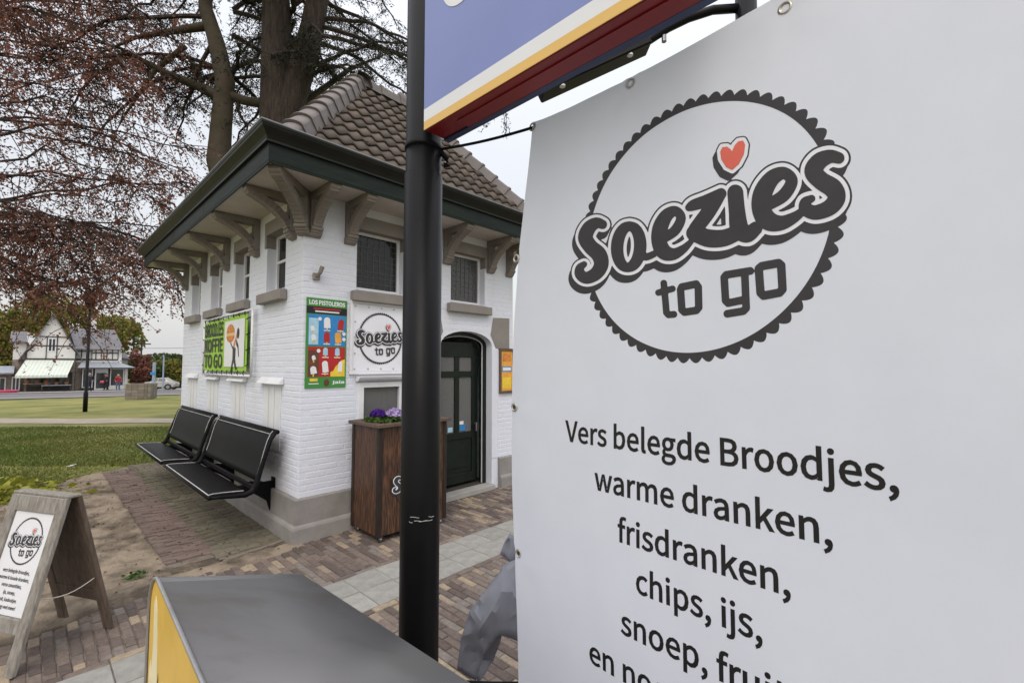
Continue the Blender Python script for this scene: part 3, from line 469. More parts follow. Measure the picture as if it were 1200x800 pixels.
# mixed clinker pavement: bricks lie end-on to the kiosk front, with a strip of concrete tiles
def brick_proto(name, l, w, h, m, bev=.004):
    mb = MB(); e = bev
    mb.v = [(-l / 2, -w / 2, -h), (l / 2, -w / 2, -h), (l / 2, w / 2, -h), (-l / 2, w / 2, -h),
            (-l / 2, -w / 2, -e), (l / 2, -w / 2, -e), (l / 2, w / 2, -e), (-l / 2, w / 2, -e),
            (-l / 2 + e, -w / 2 + e, 0), (l / 2 - e, -w / 2 + e, 0), (l / 2 - e, w / 2 - e, 0), (-l / 2 + e, w / 2 - e, 0)]
    mb.f = [(0, 1, 5, 4), (1, 2, 6, 5), (2, 3, 7, 6), (3, 0, 4, 7), (4, 5, 9, 8), (5, 6, 10, 9), (6, 7, 11, 10), (7, 4, 8, 11), (8, 9, 10, 11)]
    return mb, mb.mesh(name, m)
def lay(parent, spots, proto, mesh, mi, n_parts, name='brick', stuff='far_bricks'):
    """spots: (x, y, z, rz, len scale, wid scale); the nearest become parts, the rest one joined part"""
    spots = sorted(spots, key=lambda s: s[0] ** 2 + s[1] ** 2 + (0 if s[1] > .4 else 400)); rest = MB()
    for i, (x, y, z, rz, ls, ws) in enumerate(spots):
        if i < n_parts:
            o = bpy.data.objects.new(name, mesh); COL.objects.link(o); o.parent = parent
            o.location = (x, y, z); o.rotation_euler = (random.gauss(0, .007), random.gauss(0, .010), rz); o.scale = (ls, ws, 1)
        else:
            m = Matrix.Translation((x, y, z)) @ Matrix.Rotation(rz, 4, 'Z') @ Matrix.Rotation(random.gauss(0, .012), 4, 'Y') @ Matrix.Diagonal((ls, ws, 1, 1))
            b = len(rest.v); rest.v += [tuple(m @ Vector(v)) for v in proto.v]; rest.f += [tuple(b + k for k in f) for f in proto.f]
    if rest.v: o = rest.build(stuff, mi, parent); o['kind'] = 'stuff'
BL, BW = .162, .047; DC_ = 1.91
def pavement():
    base = MB(); P = [ab(-6, -.02), ab(-6, -9), ab(7, -9), ab(7, .3), ab(2.7, .3), ab(0, 0)]
    base.poly([(p.x, p.y, -.0075) for p in P][::-1])
    o = base.build('pavement', M['joint']); o['kind'] = 'structure'
    proto, me = brick_proto('brick', BL, BW, .03, M['clinker']); S = []
    def area(a0, a1, blo, bhi, bl=BL):
        """columns of bricks end to end along b, cut to the zone blo(a)..bhi(a)"""
        a = a0; c = 0
        while a < a1:
            z0, z1 = blo(a), bhi(a); b = -6 + (c % 2) * (bl + .005) / 2 + random.uniform(-.006, .006)
            while b < z1:
                e0, e1 = max(b, z0), min(b + bl, z1)
                if e1 - e0 > .025 and vis(a, (e0 + e1) / 2):
                    p = ab(a + random.gauss(0, .0012), (e0 + e1) / 2 + random.gauss(0, .0012))
                    S.append((p.x, p.y, random.gauss(0, .0016) + .0015 * hsh(p.x, p.y), ROT + math.pi / 2 + random.gauss(0, .007), (e1 - e0) / BL * random.uniform(.975, 1.0), random.uniform(.95, 1.0)))
                b += bl + .005
            a += BW + .0045; c += 1
    vis = lambda a, b: (lambda p: p.y > .3 and abs(p.x) < 1.35 * p.y + .6)(ab(a, b))
    area(-3.6, -.42, lambda a: -.876, lambda a: .02, .104)
    area(-.42, 6.9, lambda a: -.876, lambda a: .02 if a < -.06 else .28 if a > 2.78 else (-.03 if not DC_ - .42 < a < DC_ + .42 else .0))
    area(-4.2, 6.9, lambda a: -4.35, lambda a: -1.474)
    for bb in (-.903, -1.447):                                # a stretcher row along each side of the tile strip
        a = -4.2
        while a < 6.8:
            if vis(a, bb):
                p = ab(a, bb); S.append((p.x, p.y, random.gauss(0, .001), ROT + random.gauss(0, .008), random.uniform(.98, 1), 1))
            a += BL + .005
    lay(o, S, proto, me, M['clinker_i'], 300)
    tp, tm = brick_proto('tile', .2405, .2405, .04, M['concrete'], .003)
    T = []
    for r in range(2):
        a = -4.1 + .0
        while a < 6.8:
            bb = -1.052 - r * .246
            if vis(a, bb): p = ab(a, bb); T.append((p.x, p.y, random.gauss(0, .0012), ROT + random.gauss(0, .003), 1, 1))
            a += .2455
    lay(o, T, tp, tm, M['concrete'], 300, 'tile')
    # bench side: mossy pavers by the wall, purple-red path, a kerb piece at the end
    pr, mr_ = brick_proto('brick', .165, .05, .03, M['redbrick']); S = []
    b = .32; c = 0
    while b < 4.62:
        for a in ((-.78, -.613) if c % 2 else (-.822, -.695, -.57)):
            ls = .5 if (c % 2 == 0 and a != -.695) else 1
            if random.random() < .985:
                p = ab(a + random.gauss(0, .003), b + random.gauss(0, .002)); S.append((p.x, p.y, random.gauss(-.002, .0035) + .006 * hsh(p.x * 2, p.y * 2), ROT + random.gauss(0, .03), ls * random.uniform(.93, .98), random.uniform(.86, .97)))
        b += .0535; c += 1
    pa = MB().poly([(q.x, q.y, -.0135) for q in (ab(-.86, .2), ab(-.86, 4.72), ab(-.54, 4.72), ab(-.54, .2))]).build('footpath', M['joint']); pa['kind'] = 'structure'
    lay(pa, S, pr, mr_, M['redbrick'], 300)
    pr, mm = brick_proto('brick', .165, .052, .03, M['mossbrick']); S = []
    b = .16; c = 0
    while b < 4.9:
        for k in range(4):
            a = -.475 + .168 * k - (.084 if c % 2 else 0)
            if -.53 < a < -.03 and random.random() < .985:
                p = ab(a, b + random.gauss(0, .002)); S.append((p.x, p.y, .004 + random.gauss(0, .0022) + .003 * hsh(p.x * 2, p.y * 3), ROT + random.gauss(0, .015), random.uniform(.92, .98), random.uniform(.86, .97)))
        b += .0545; c += 1
    pa = MB().poly([(q.x, q.y, -.0055) for q in (ab(-.545, .08), ab(-.545, 4.95), ab(.0, 4.95), ab(.0, .08))]).build('bench_paving', M['joint']); pa['kind'] = 'structure'
    lay(pa, S, pr, mm, M['mossbrick_i'], 220)
    k = MB().box(-.26, .26, -.016, .016, -.04, .012).build('edging_strip', M['edging'], bevel=.004)
    p = ab(-.285, .07); k.location = p; k.rotation_euler = (0, 0, ROT + .22); k['kind'] = 'structure'
pavement()
# the green: beaten path, road, kerb
def ribbon(name, near, far, m, dz, n=24, thick=0):
    """strip between two ground lines given as (x0, y0, x1, y1)"""
    mb = MB()
    def fn(u, v):
        x = (near[0] + (near[2] - near[0]) * u) * (1 - v) + (far[0] + (far[2] - far[0]) * u) * v
        y = (near[1] + (near[3] - near[1]) * u) * (1 - v) + (far[1] + (far[3] - far[1]) * u) * v
        y += .12 * hsh(x * .5, y * .4) if name == 'path' else 0
        return gp(x, y, dz)
    mb.grid(fn, n, 6); o = mb.build(name, m, smooth=True); o['kind'] = 'structure'; return o
ribbon('path', (-30, 12.5, 14, 13.9), (-30, 14.2, 14, 14.9), M['dirtpath'], -.018, 60)
def al(x, y, u): return (x + UX * u, y + UY * u)
HX, HY = -37.1, 38.0                           # foot of the house front across the road
def strip(name, m, near, far, dz):
    (x0, y0), (x1, y1), (x2, y2), (x3, y3) = al(-27.0, 26.4, -30 - near * 0), al(-27.0, 26.4, 60), al(HX, HY, -30), al(HX, HY, 60)
    L = lambda p, q, t: (p[0] + (q[0] - p[0]) * t, p[1] + (q[1] - p[1]) * t)
    n0, n1, f0, f1 = L((x0, y0), (x2, y2), near), L((x1, y1), (x3, y3), near), L((x0, y0), (x2, y2), far), L((x1, y1), (x3, y3), far)
    return ribbon(name, (*n0, *n1), (*f0, *f1), m, dz, 40)
strip('road', M['asphalt'], .03, .72, -.012)
strip('kerb_strip', M['kerb'], -.01, .03, .05)
strip('sidewalk', M['kerb'], .72, 1.25, .02)
# grass blades on the near part of the green
def blades():
    n = 80000; y = 4.6 + 9 * rng.random(n) ** 1.25; x = -(.55 + .65 * rng.random(n)) * y
    dx, dy = x - CX, y - CY; a = dx * UX + dy * UY; b = -dx * UY + dy * UX
    lim = 4.78 + .1 * rng.normal(size=n) - np.maximum(0, -.9 - a) * 1.35 - .25 * np.maximum(0, -1.7 - a)
    ok = (b > lim) & ((y < 12.2) | (y > 14.6)) & ~((a > -.05) & (b < 4.6)); x, y = x[ok], y[ok]; n = len(x)
    z = np.array([zg(p, q) for p, q in zip(x, y)]) - .032 - np.where(y < 7, .02, 0)
    h = rng.uniform(.018, .05, n) * (1 + .4 * np.sin(x * 2) * np.sin(y * 1.7)); w = .006 + .004 * rng.random(n); an = rng.random(n) * 6.283
    cx, cy = np.cos(an) * w, np.sin(an) * w; lx, ly = rng.normal(0, .022, n), rng.normal(0, .022, n)
    V = np.stack([np.stack([x - cx, y - cy, z], 1), np.stack([x + cx, y + cy, z], 1), np.stack([x + lx, y + ly, z + h], 1)], 1)
    o = cloud('grass', V, 3, M['blade']); o['kind'] = 'stuff'; o['label'] = 'short mown grass of the green beside the sandy patch'; o['category'] = 'grass'
blades()
def litter():
    n = 900; A = rng.uniform(-2.4, -.0, n); Bq = rng.uniform(-.1, 4.6, n); Cc = np.array([ab(p, q, .012 + .01 * rng.random()) for p, q in zip(A, Bq)])
    o = cloud('leaf_litter', leaf_quads(Cc, .016, .9), 4, M['litter']); o['kind'] = 'stuff'; o['label'] = 'dry leaf bits scattered over the sand and pavers'; o['category'] = 'litter'
litter()

# ------------------------------------------------------------ the kiosk
KW, KD = 2.68, 4.45; WT = .22; WALL_T = 3.04
K = thing('kiosk', 'small white painted brick kiosk with dark hipped tile roof and deep bracketed eaves', 'building', ab(0, 0), ROT)
RW = [(.765, .265), (1.915, .265)]                       # front windows: centre, half width
LW = [.65, 1.68, 2.71, 3.745]                            # bench-side windows
WZ0, WZ1 = 2.23, 2.82
HATCH = (.583, .972, .88, 1.287)
DC, DH, DSP, DCR = 1.91, .395, 1.74, 1.90                # door centre, half width, springing, crown
holesR = [(c - h, c + h, WZ0, WZ1) for c, h in RW] + [HATCH, (DC - DH, DC + DH, .06, DCR)]
holesL = [(c - .25, c + .25, WZ0, WZ1) for c in LW]
def wall_panel(L, holes, fn, t=WT):
    """slab with rectangular openings; fn(x, z, depth)"""
    mb = MB(); xs = sorted({0, L, *[h[0] for h in holes], *[h[1] for h in holes]}); zs = sorted({0, WALL_T, *[h[2] for h in holes], *[h[3] for h in holes]})
    for i in range(len(xs) - 1):
        for j in range(len(zs) - 1):
            x, z = (xs[i] + xs[i + 1]) / 2, (zs[j] + zs[j + 1]) / 2
            if any(h[0] < x < h[1] and h[2] < z < h[3] for h in holes): continue
            for d in (0, t): mb.poly([fn(xs[i], zs[j], d), fn(xs[i + 1], zs[j], d), fn(xs[i + 1], zs[j + 1], d), fn(xs[i], zs[j + 1], d)])
    for x0, x1, z0, z1 in holes:
        for p, q in (((x0, z0), (x1, z0)), ((x1, z0), (x1, z1)), ((x1, z1), (x0, z1)), ((x0, z1), (x0, z0))):
            mb.poly([fn(*p, 0), fn(*q, 0), fn(*q, t), fn(*p, t)])
    return mb
fR = lambda x, z, d: (x, d, z)
fL = lambda x, z, d: (d, x, z)
fB = lambda x, z, d: (KW - d, x, z)
fK = lambda x, z, d: (x, KD - d, z)
wR = wall_panel(KW, holesR, fR).build('front_wall', M['wall'], K)
wL = wall_panel(KD, holesL, fL).build('side_wall', M['wall'], K)
wall_panel(KD, [], fB).build('far_side_wall', M['wall'], K); wall_panel(KW, [], fK).build('back_wall', M['wall'], K)
MB().box(WT + .01, KW - WT - .01, WT + .01, KD - WT - .01, .0, .05).build('floor', M['dark'], K)
MB().box(WT + .01, KW - WT - .01, WT + .01, KD - WT - .01, 2.97, 3.0).build('ceiling', M['inwall'], K)
MB().box(WT + .01, KW - WT - .01, 1.75, 1.83, .05, 2.96).build('inner_partition', M['inwall'], K)
def brick_skin(L, holes, fn, out):
    """painted stretcher-bond relief: each brick a low bevelled block on the wall face"""
    mb = MB(); ch, bl, j = .0535, .172, .0075; z = .365; r = 0
    while z < 2.98:
        x = -(r % 2) * bl / 2 + (.0 if r % 4 < 2 else -.02)
        while x < L:
            a0, a1 = max(x, .0005), min(x + bl - j, L - .0005); z0, z1 = z, z + ch - j
            segs = [(a0, a1)]
            for h in holes:
                if z1 > h[2] - .005 and z0 < h[3] + .005:
                    ns = []
                    for s0, s1 in segs:
                        if s1 <= h[0] or s0 >= h[1]: ns.append((s0, s1)); continue
                        if s0 < h[0] - .01: ns.append((s0, h[0] - .003))
                        if s1 > h[1] + .01: ns.append((h[1] + .003, s1))
                    segs = ns
            for s0, s1 in segs:
                if s1 - s0 < .012: continue
                p = .0010 + random.random() * .0016; e = .0035; jz = random.gauss(0, .0007); tl = random.gauss(0, .0006)
                b = len(mb.v)
                mb.v += [fn(s0, z0 + jz, -.0002), fn(s1, z0 + jz, -.0002), fn(s1, z1 + jz, -.0002), fn(s0, z1 + jz, -.0002),
                         fn(s0 + e, z0 + e + jz, -p), fn(s1 - e, z0 + e + jz, -p - tl), fn(s1 - e, z1 - e + jz, -p - tl), fn(s0 + e, z1 - e + jz, -p)]
                mb.f += [tuple(b + q for q in f) for f in ((4, 5, 6, 7), (0, 1, 5, 4), (1, 2, 6, 5), (2, 3, 7, 6), (3, 0, 4, 7))]
            x += bl
        z += ch; r += 1
    return mb
arch = [(DC - DH - .1, DC + DH + .1, 0, DSP - .02), (DC - DH + .02, DC + DH - .02, 0, DCR - .0), (DC - .66, DC - DH + .05, 1.69, 2.11), (DC + DH - .05, DC + .72, 1.69, 2.11)]
skin_holes = holesR + arch + [(HATCH[0] - .07, HATCH[1] + .07, .8, 1.42)]
s = brick_skin(KW, skin_holes, fR, 0).build('brickwork', M['wall'], wR, smooth=False); s['kind'] = 'stuff'
s = brick_skin(KD, holesL + [(c - .24, c + .24, .69, 1.30) for c in LW], fL, 0).build('brickwork', M['wall'], wL); s['kind'] = 'stuff'
# plinth: lower and upper course round the walls, open at the door
def ringpoly(o): return [(-o, -o), (KW + o, -o), (KW + o, KD + o), (-o, KD + o)]
def sweep(profile, parent, name, m, gaps=None):
    mb = MB()
    for s_ in range(4):
        for (o0, z0), (o1, z1) in zip(profile[:-1], profile[1:]):
            p, q = ringpoly(o0), ringpoly(o1)
            mb.poly([(*p[s_], z0), (*p[(s_ + 1) % 4], z0), (*q[(s_ + 1) % 4], z1), (*q[s_], z1)])
    return mb.build(name, m, parent)
def plinth(name, prof):
    mb = MB(); d0, d1 = DC - DH - .105, DC + DH + .105
    def seg(fn2, ends):
        n = len(prof)
        A = [fn2(0, o, z) for o, z in prof]; Bq = [fn2(1, o, z) for o, z in prof]
        for i in range(n - 1): mb.poly([A[i], Bq[i], Bq[i + 1], A[i + 1]])
        for e, P in zip(ends, (A, Bq)):
            if e: mb.poly(P)
    seg(lambda t, o, z: ((-o, -o, z) if t == 0 else (d0, -o, z)), (0, 1)); seg(lambda t, o, z: ((d1, -o, z) if t == 0 else (KW + o, -o, z)), (1, 0))
    seg(lambda t, o, z: ((KW + o, -o, z) if t == 0 else (KW + o, KD + o, z)), (0, 0)); seg(lambda t, o, z: ((KW + o, KD + o, z) if t == 0 else (-o, KD + o, z)), (0, 0))
    seg(lambda t, o, z: ((-o, KD + o, z) if t == 0 else (-o, -o, z)), (0, 0))
    return mb.build(name, M['plinth'], K)
plinth('plinth_base', [(.0, -.03), (.062, -.03), (.060, .118), (.052, .136), (.034, .148), (.0, .1485)])
plinth('plinth', [(.0, .149), (.030, .149), (.030, .352), (.024, .362), (.0, .366)])
# eaves
sweep([(.0, 3.032), (.45, 3.030)], K, 'soffit', M['soffit'])
sweep([(.438, 3.030), (.438, 3.010), (.450, 3.010), (.452, 3.026), (.454, 3.030), (.454, 3.160), (.43, 3.160)], K, 'fascia', M['green'])
sweep([(.44, 3.1605), (.478, 3.1605), (.480, 3.176), (.470, 3.184), (.482, 3.205), (.505, 3.232), (.522, 3.250), (.526, 3.262), (.531, 3.268), (.533, 3.290), (.524, 3.294), (.512, 3.290), (.505, 3.250), (.44, 3.20), (.26, 3.22)], K, 'gutter', M['gutter'])
sweep([(.5335, 3.281), (.536, 3.283), (.536, 3.292), (.526, 3.2955), (.520, 3.294)], K, 'gutter_lip', M['lead'])
for a in (.9, 1.75, 2.6):                                  # sheet joints of the fascia
    MB().box(a - .004, a + .004, -.4555, -.453, 3.034, 3.158).build('fascia_joint', M['gutter'], K)
for b in (1.4, 2.8): MB().box(-.4555, -.453, b - .004, b + .004, 3.034, 3.158).build('fascia_joint', M['gutter'], K)
MB().box(.83, .96, -.452, -.37, 3.0, 3.012).build('soffit_vent', M['gutter'], K)
# brackets: wall post on a stepped corbel, beam under the soffit and curved brace
def bracket_mesh():
    mb = MB(); w = .048
    pr = lambda pts, ww: mb.prism([(p, -ww, z) for p, z in pts], (0, 2 * ww, 0))
    pr([(.0, 2.70), (.058, 2.70), (.058, 3.028), (.0, 3.028)], w)
    pr([(.059, 2.965), (.40, 2.965), (.425, 2.985), (.425, 3.028), (.059, 3.028)], w * .98)
    pr([(.0, 2.635), (.03, 2.640), (.052, 2.655), (.052, 2.668), (.066, 2.672), (.066, 2.688), (.084, 2.694), (.084, 2.722), (.0595, 2.722), (.0595, 2.6995), (.0, 2.6995)], w * 1.12)
    N = 10; lo, hi = [], []
    for i in range(N + 1):
        t = i / N; p = (1 - t) ** 2 * .082 + 2 * t * (1 - t) * .135 + t * t * .405; z = (1 - t) ** 2 * 2.7225 + 2 * t * (1 - t) * 2.865 + t * t * 2.962
        dp = 2 * (1 - t) * (.135 - .082) + 2 * t * (.405 - .135); dz = 2 * (1 - t) * (2.865 - 2.7225) + 2 * t * (2.962 - 2.865); L = math.hypot(dp, dz)
        lo.append((p + dz / L * .004, z - dp / L * .004)); hi.append((p - dz / L * .062, z + dp / L * .062))
    for (a, b), (c, d) in zip(zip(lo, hi), zip(lo[1:], hi[1:])):
        mb.prism([(a[0], -w * .9, a[1]), (c[0], -w * .9, c[1]), (d[0], -w * .9, d[1]), (b[0], -w * .9, b[1])], (0, 1.8 * w, 0))
    return mb.mesh('bracket', M['timber'])
bme = bracket_mesh()
def put_bracket(a, b, rz, s=1.0):
    o = obj('bracket', bme, K, bevel=.004); o.location = (a, b, 0); o.rotation_euler = (0, 0, rz); o.scale = (s, 1, 1)
for a in (.085, .42, 1.10, 1.58, 2.26, KW - .085): put_bracket(a, 0, -math.pi / 2)
for b in (.205, 1.165, 2.195, 3.23, 4.27): put_bracket(0, b, math.pi)
put_bracket(.012, .012, math.pi * 1.25, 1.36)
# windows
def window(x0, x1, z0, z1, fn, style):
    c = (x0 + x1) / 2
    def bx(mb, xa, xb, za, zb, d0, d1):
        P = [fn(x, z, d) for d in (d0, d1) for x, z in ((xa, za), (xb, za), (xb, zb), (xa, zb))]; b = len(mb.v); mb.v += P
        mb.f += [tuple(b + i for i in q) for q in ((0, 1, 2, 3), (7, 6, 5, 4), (0, 4, 5, 1), (1, 5, 6, 2), (2, 6, 7, 3), (3, 7, 4, 0))]
        return mb
    d = .085; fw = .032
    root = None
    mb = MB(); bx(mb, x0 + .001, x0 + fw, z0, z1, d, d + .05); bx(mb, x1 - fw, x1 - .001, z0, z1, d, d + .05); bx(mb, x0 + fw, x1 - fw, z1 - fw, z1 - .001, d, d + .05); bx(mb, x0 + fw, x1 - fw, z0 + .001, z0 + fw, d, d + .05)
    if style == 'side': bx(mb, x0 + fw, x1 - fw, z0 + .30, z0 + .328, d + .004, d + .046); bx(mb, c - .012, c + .012, z0 + fw, z0 + .30, d + .006, d + .044); bx(mb, c - .012, c + .012, z0 + .328, z1 - fw, d + .006, d + .044)
    root = mb.build('window', M['white'], K, bevel=.003)
    bx(MB(), x0 + fw, x1 - fw, z0 + fw, z1 - fw, d + .022, d + .026).build('pane', M['reflpane'] if style == 'plain' else M['glassdark'], root)
    if style in ('lead', 'plain'):
        g = MB()
        for i in range(1, 7): q = x0 + fw + (x1 - x0 - 2 * fw) * i / 7; bx(g, q - .0013, q + .0013, z0 + fw, z1 - fw, d + .016, d + .021)
        for i in range(1, 9): q = z0 + fw + (z1 - z0 - 2 * fw) * i / 9; bx(g, x0 + fw, x1 - fw, q - .0013, q + .0013, d + .0155, d + .0205)
        g.build('glazing_lead', M['leadcame'], root)
    # blind a hand behind the pane
    bx(MB(), x0 - .05, x1 + .05, z0 - .05, z1 + .05, WT + .02, WT + .03).build('blind', M['dark'] if style == 'lead' else M['inwall'], root)
    s0 = .062
    bx(MB(), x0 - s0, x1 + s0, 2.108, 2.205, -.075, -.0045).build('sill', M['trim'], root, bevel=.006)
    P = [fn(x, z, dd) for x in (x0 + .001, x1 - .001) for dd, z in ((-.06, 2.2055), (d - .001, 2.2055), (d - .001, 2.235), (-.004, 2.222))]
    mb = MB(); mb.v = P; mb.f = [(0, 1, 2, 3), (7, 6, 5, 4), (0, 4, 5, 1), (1, 5, 6, 2), (2, 6, 7, 3), (3, 7, 4, 0)]; mb.build('sill_slope', M['trim'], root)
    ears = MB(); bx(ears, x0 - .045, x1 + .045, 2.812, 2.945, -.014, d - .002)
    bx(ears, x0 - .045, x0 + .003, 2.685, 2.8115, -.014, d - .002); bx(ears, x1 - .003, x1 + .045, 2.685, 2.8115, -.014, d - .002)
    ears.build('lintel', M['trim'], root, bevel=.004)
for i, (c, h) in enumerate(RW): window(c - h, c + h, WZ0, WZ1, fR, 'lead' if i == 0 else 'plain')
for c in LW: window(c - .25, c + .25, WZ0, WZ1, fL, 'side')
# serving hatch
x0, x1, z0, z1 = HATCH
hb = MB().box(x0 - .055, x0, -.03, .05, z0 - .05, z1 + .05).box(x1, x1 + .055, -.03, .05, z0 - .05, z1 + .05).box(x0, x1, -.03, .05, z1, z1 + .05).box(x0, x1, -.03, .05, z0 - .05, z0).build('serving_hatch', M['white'], K, bevel=.003)
MB().box(x0, x1, .012, .018, z0, z1).build('pane', M['reflpane2'], hb)
MB().box(x0 + .23, x0 + .25, .03, .05, z0, z1).box(x0, x1, WT + .02, WT + .03, z0 - .03, z1 + .03).build('curtain', M['inwall'], hb)
mb = MB(); mb.prism([(x0 - .075, -.004, 1.352), (x0 - .075, -.05, 1.352), (x0 - .075, -.075, 1.372), (x0 - .075, -.085, 1.392), (x0 - .075, -.004, 1.398)], (x1 - x0 + .15, 0, 0)); mb.build('hatch_cornice', M['white'], hb)
# bench-side panels with little sloping caps
for c in LW:
    p = MB().box(-.007, -.001, c - .225, c + .225, .705, 1.292).build('wall_panel', M['white'], K, bevel=.002)
    for q in (-.075, .075): MB().box(-.0085, -.0072, c + q - .0015, c + q + .0015, .71, 1.287).build('groove', M['trim'], p)
    mb = MB(); mb.prism([(-.0075, c - .29, 1.325), (-.055, c - .285, 1.325), (-.055, c - .285, 1.332), (-.0075, c - .29, 1.388)], (0, .575, 0)); mb.build('cap', M['white'], p)
# door: arched dark frame set in the opening, leaf ajar, stone springers
def archpts(h, crown, n=14):
    return [(DC + h * math.cos(t), DSP + (crown - DSP) * math.sin(t)) for t in np.linspace(0, math.pi, n)]
mb = MB(); A = archpts(DH, DCR); flr = [(DC + DH, DCR), (DC - DH, DCR)]
pts = [(DC + DH + .0, DCR + .0005)] + [(x, z) for x, z in A] + [(DC - DH, DCR + .0005)]
for i in range(len(A) - 1):
    mb.prism([(A[i][0], .0015, A[i][1]), (A[i + 1][0], .0015, A[i + 1][1]), (A[i + 1][0], .0015, DCR + .001), (A[i][0], .0015, DCR + .001)], (0, WT - .003, 0))
mb.build('arch_spandrel', M['wall'], wR)
door = MB(); o_, i_ = archpts(DH - .001, DCR - .001), archpts(DH - .055, DCR - .05)
o_ = [(DC + DH - .001, .06)] + o_ + [(DC - DH + .001, .06)]; i_ = [(DC + DH - .055, .06)] + i_ + [(DC - DH + .055, .06)]
for k in range(len(o_) - 1): door.prism([(o_[k][0], .10, o_[k][1]), (o_[k + 1][0], .10, o_[k + 1][1]), (i_[k + 1][0], .10, i_[k + 1][1]), (i_[k][0], .10, i_[k][1])], (0, .07, 0))
dr = door.build('door', M['doorgreen'], K)
tr = MB(); j_ = archpts(DH - .062, DCR - .057); j_ = [(DC + DH - .062, .06)] + j_ + [(DC - DH + .062, .06)]
for k in range(len(i_) - 1): tr.prism([(i_[k][0], .112, i_[k][1]), (i_[k + 1][0], .112, i_[k + 1][1]), (j_[k + 1][0], .112, j_[k + 1][1]), (j_[k][0], .112, j_[k][1])], (0, .012, 0))
tr.build('frame_bead', M['white'], dr)
lw0, lw1, lt = DC - DH + .07, DC + DH - .068, 1.72
leaf = MB(); y0, y1 = .185, .225
for xa, xb, za, zb in ((lw0, lw0 + .07, .10, lt), (lw1 - .09, lw1, .10, lt), (DC - .035, DC + .035, .70, lt - .12), (lw0 + .07, lw1 - .09, lt - .12, lt + .06), (lw0 + .07, lw1 - .09, 1.36, 1.43), (lw0 + .07, lw1 - .09, .62, .70), (lw0 + .07, lw1 - .09, .10, .22)):
    leaf.box(xa, xb, y0 if (xb - xa) > .08 or zb - za > 1 else y0 + .003, y1, za, zb)
lf = leaf.build('door_leaf', M['doorgreen'], K, bevel=.004)
MB().box(lw0 + .07, lw1 - .09, .198, .215, .22, .62).box(lw0 + .12, lw1 - .14, .190, .1975, .28, .56).build('lower_panel', M['doorgreen'], lf, bevel=.004)
for xa, xb in ((lw0 + .07, DC - .035), (DC + .035, lw1 - .09)):
    for za, zb in ((.70, 1.36), (1.43, lt - .12)): MB().box(xa, xb, .205, .209, za, zb).build('pane', M['reflpane2'], lf)
MB().box(lw1 - .06, lw1 - .03, .15, .185, .78, .80).box(lw1 - .06, lw1 - .045, .145, .158, .70, .80).build('handle', M['steel'], lf)
MB().box(DC + .05, DC + .14, .198, .2005, .715, .785).build('window_sticker', M['pblue'], lf); MB().box(DC + .05, DC + .11, .198, .2005, .79, .83).build('window_sticker', M['signwhite'], lf); MB().box(DC - .13, DC - .06, .198, .2005, .715, .77).build('window_sticker', M['pcyan'], lf)
MB().box(DC - DH - .02, DC + DH + .02, -.05, .10, .0, .062).build('threshold', M['kerb'], K, bevel=.006)
MB().box(DC - DH + .0, DC + DH - .0, .1005, .26, .01, .066).build('sill_board', M['dark'], K)
for sgn in (-1, 1):
    q = [(.37, 1.878), (.415, 2.092), (.70, 2.105), (.70, 1.70), (.462, 1.712)]
    mb = MB(); mb.prism([(DC + sgn * x, -.006, z) for x, z in q], (0, .0055, 0)); mb.build('springer_stone', M['trim'], wR)
    MB().box(DC + sgn * (DH + .002) - (.1 if sgn < 0 else 0), DC + sgn * (DH + .002) + (0 if sgn < 0 else .1), -.006, .09, .3665, DSP - .03).build('door_jamb', M['wall'], wR, bevel=.004)
# roof: four slopes cut off flat at the top, pantiles, hip tiles
PITCH = R(52); RO, RZ = .30, 3.27; RT = 4.92; RUN = (RT - RZ) / math.tan(PITCH)
roof = thing('roof', '', ''); del roof['label']; del roof['category']; roof.parent = K
bas = MB(); lo_, up_ = ringpoly(RO), ringpoly(RO - RUN)
for k in range(4): bas.poly([(*lo_[k], RZ - .03), (*lo_[(k + 1) % 4], RZ - .03), (*up_[(k + 1) % 4], RT - .03), (*up_[k], RT - .03)])
bas.poly([(*p, RT - .03) for p in up_])
bas.build('roof_deck', M['gutter'], roof)
TWd, TEx, TLn = .148, .165, .208
def tile_mesh(m):
    mb = MB(); n = 8; th = .014; rows = [(-.0, .0), (TLn, .0)]
    prof = [(TWd * (i / n - .5) * 1.06, .016 * math.cos((i / n) * 2 * math.pi * .92 + .4) - (.007 if i / n > .9 else 0)) for i in range(n + 1)]
    for yy, zz in ((0, .017), (TLn, -.011)):
        for x, z in prof: mb.v.append((x, yy, z + zz + .022))
    for yy, zz in ((0, .017), (TLn, -.011)):
        for x, z in prof: mb.v.append((x, yy, z + zz + .022 - th))
    q = n + 1
    for i in range(n):
        mb.f += [(i, i + 1, q + i + 1, q + i), (2 * q + i, 2 * q + i + 1, i + 1, i)]
    mb.f += [(0, q, 3 * q, 2 * q), (n, q + n, 3 * q + n, 2 * q + n)]
    return mb, mb.mesh('roof_tile', m, True)
tproto, tmesh = tile_mesh(M['rooftile'])
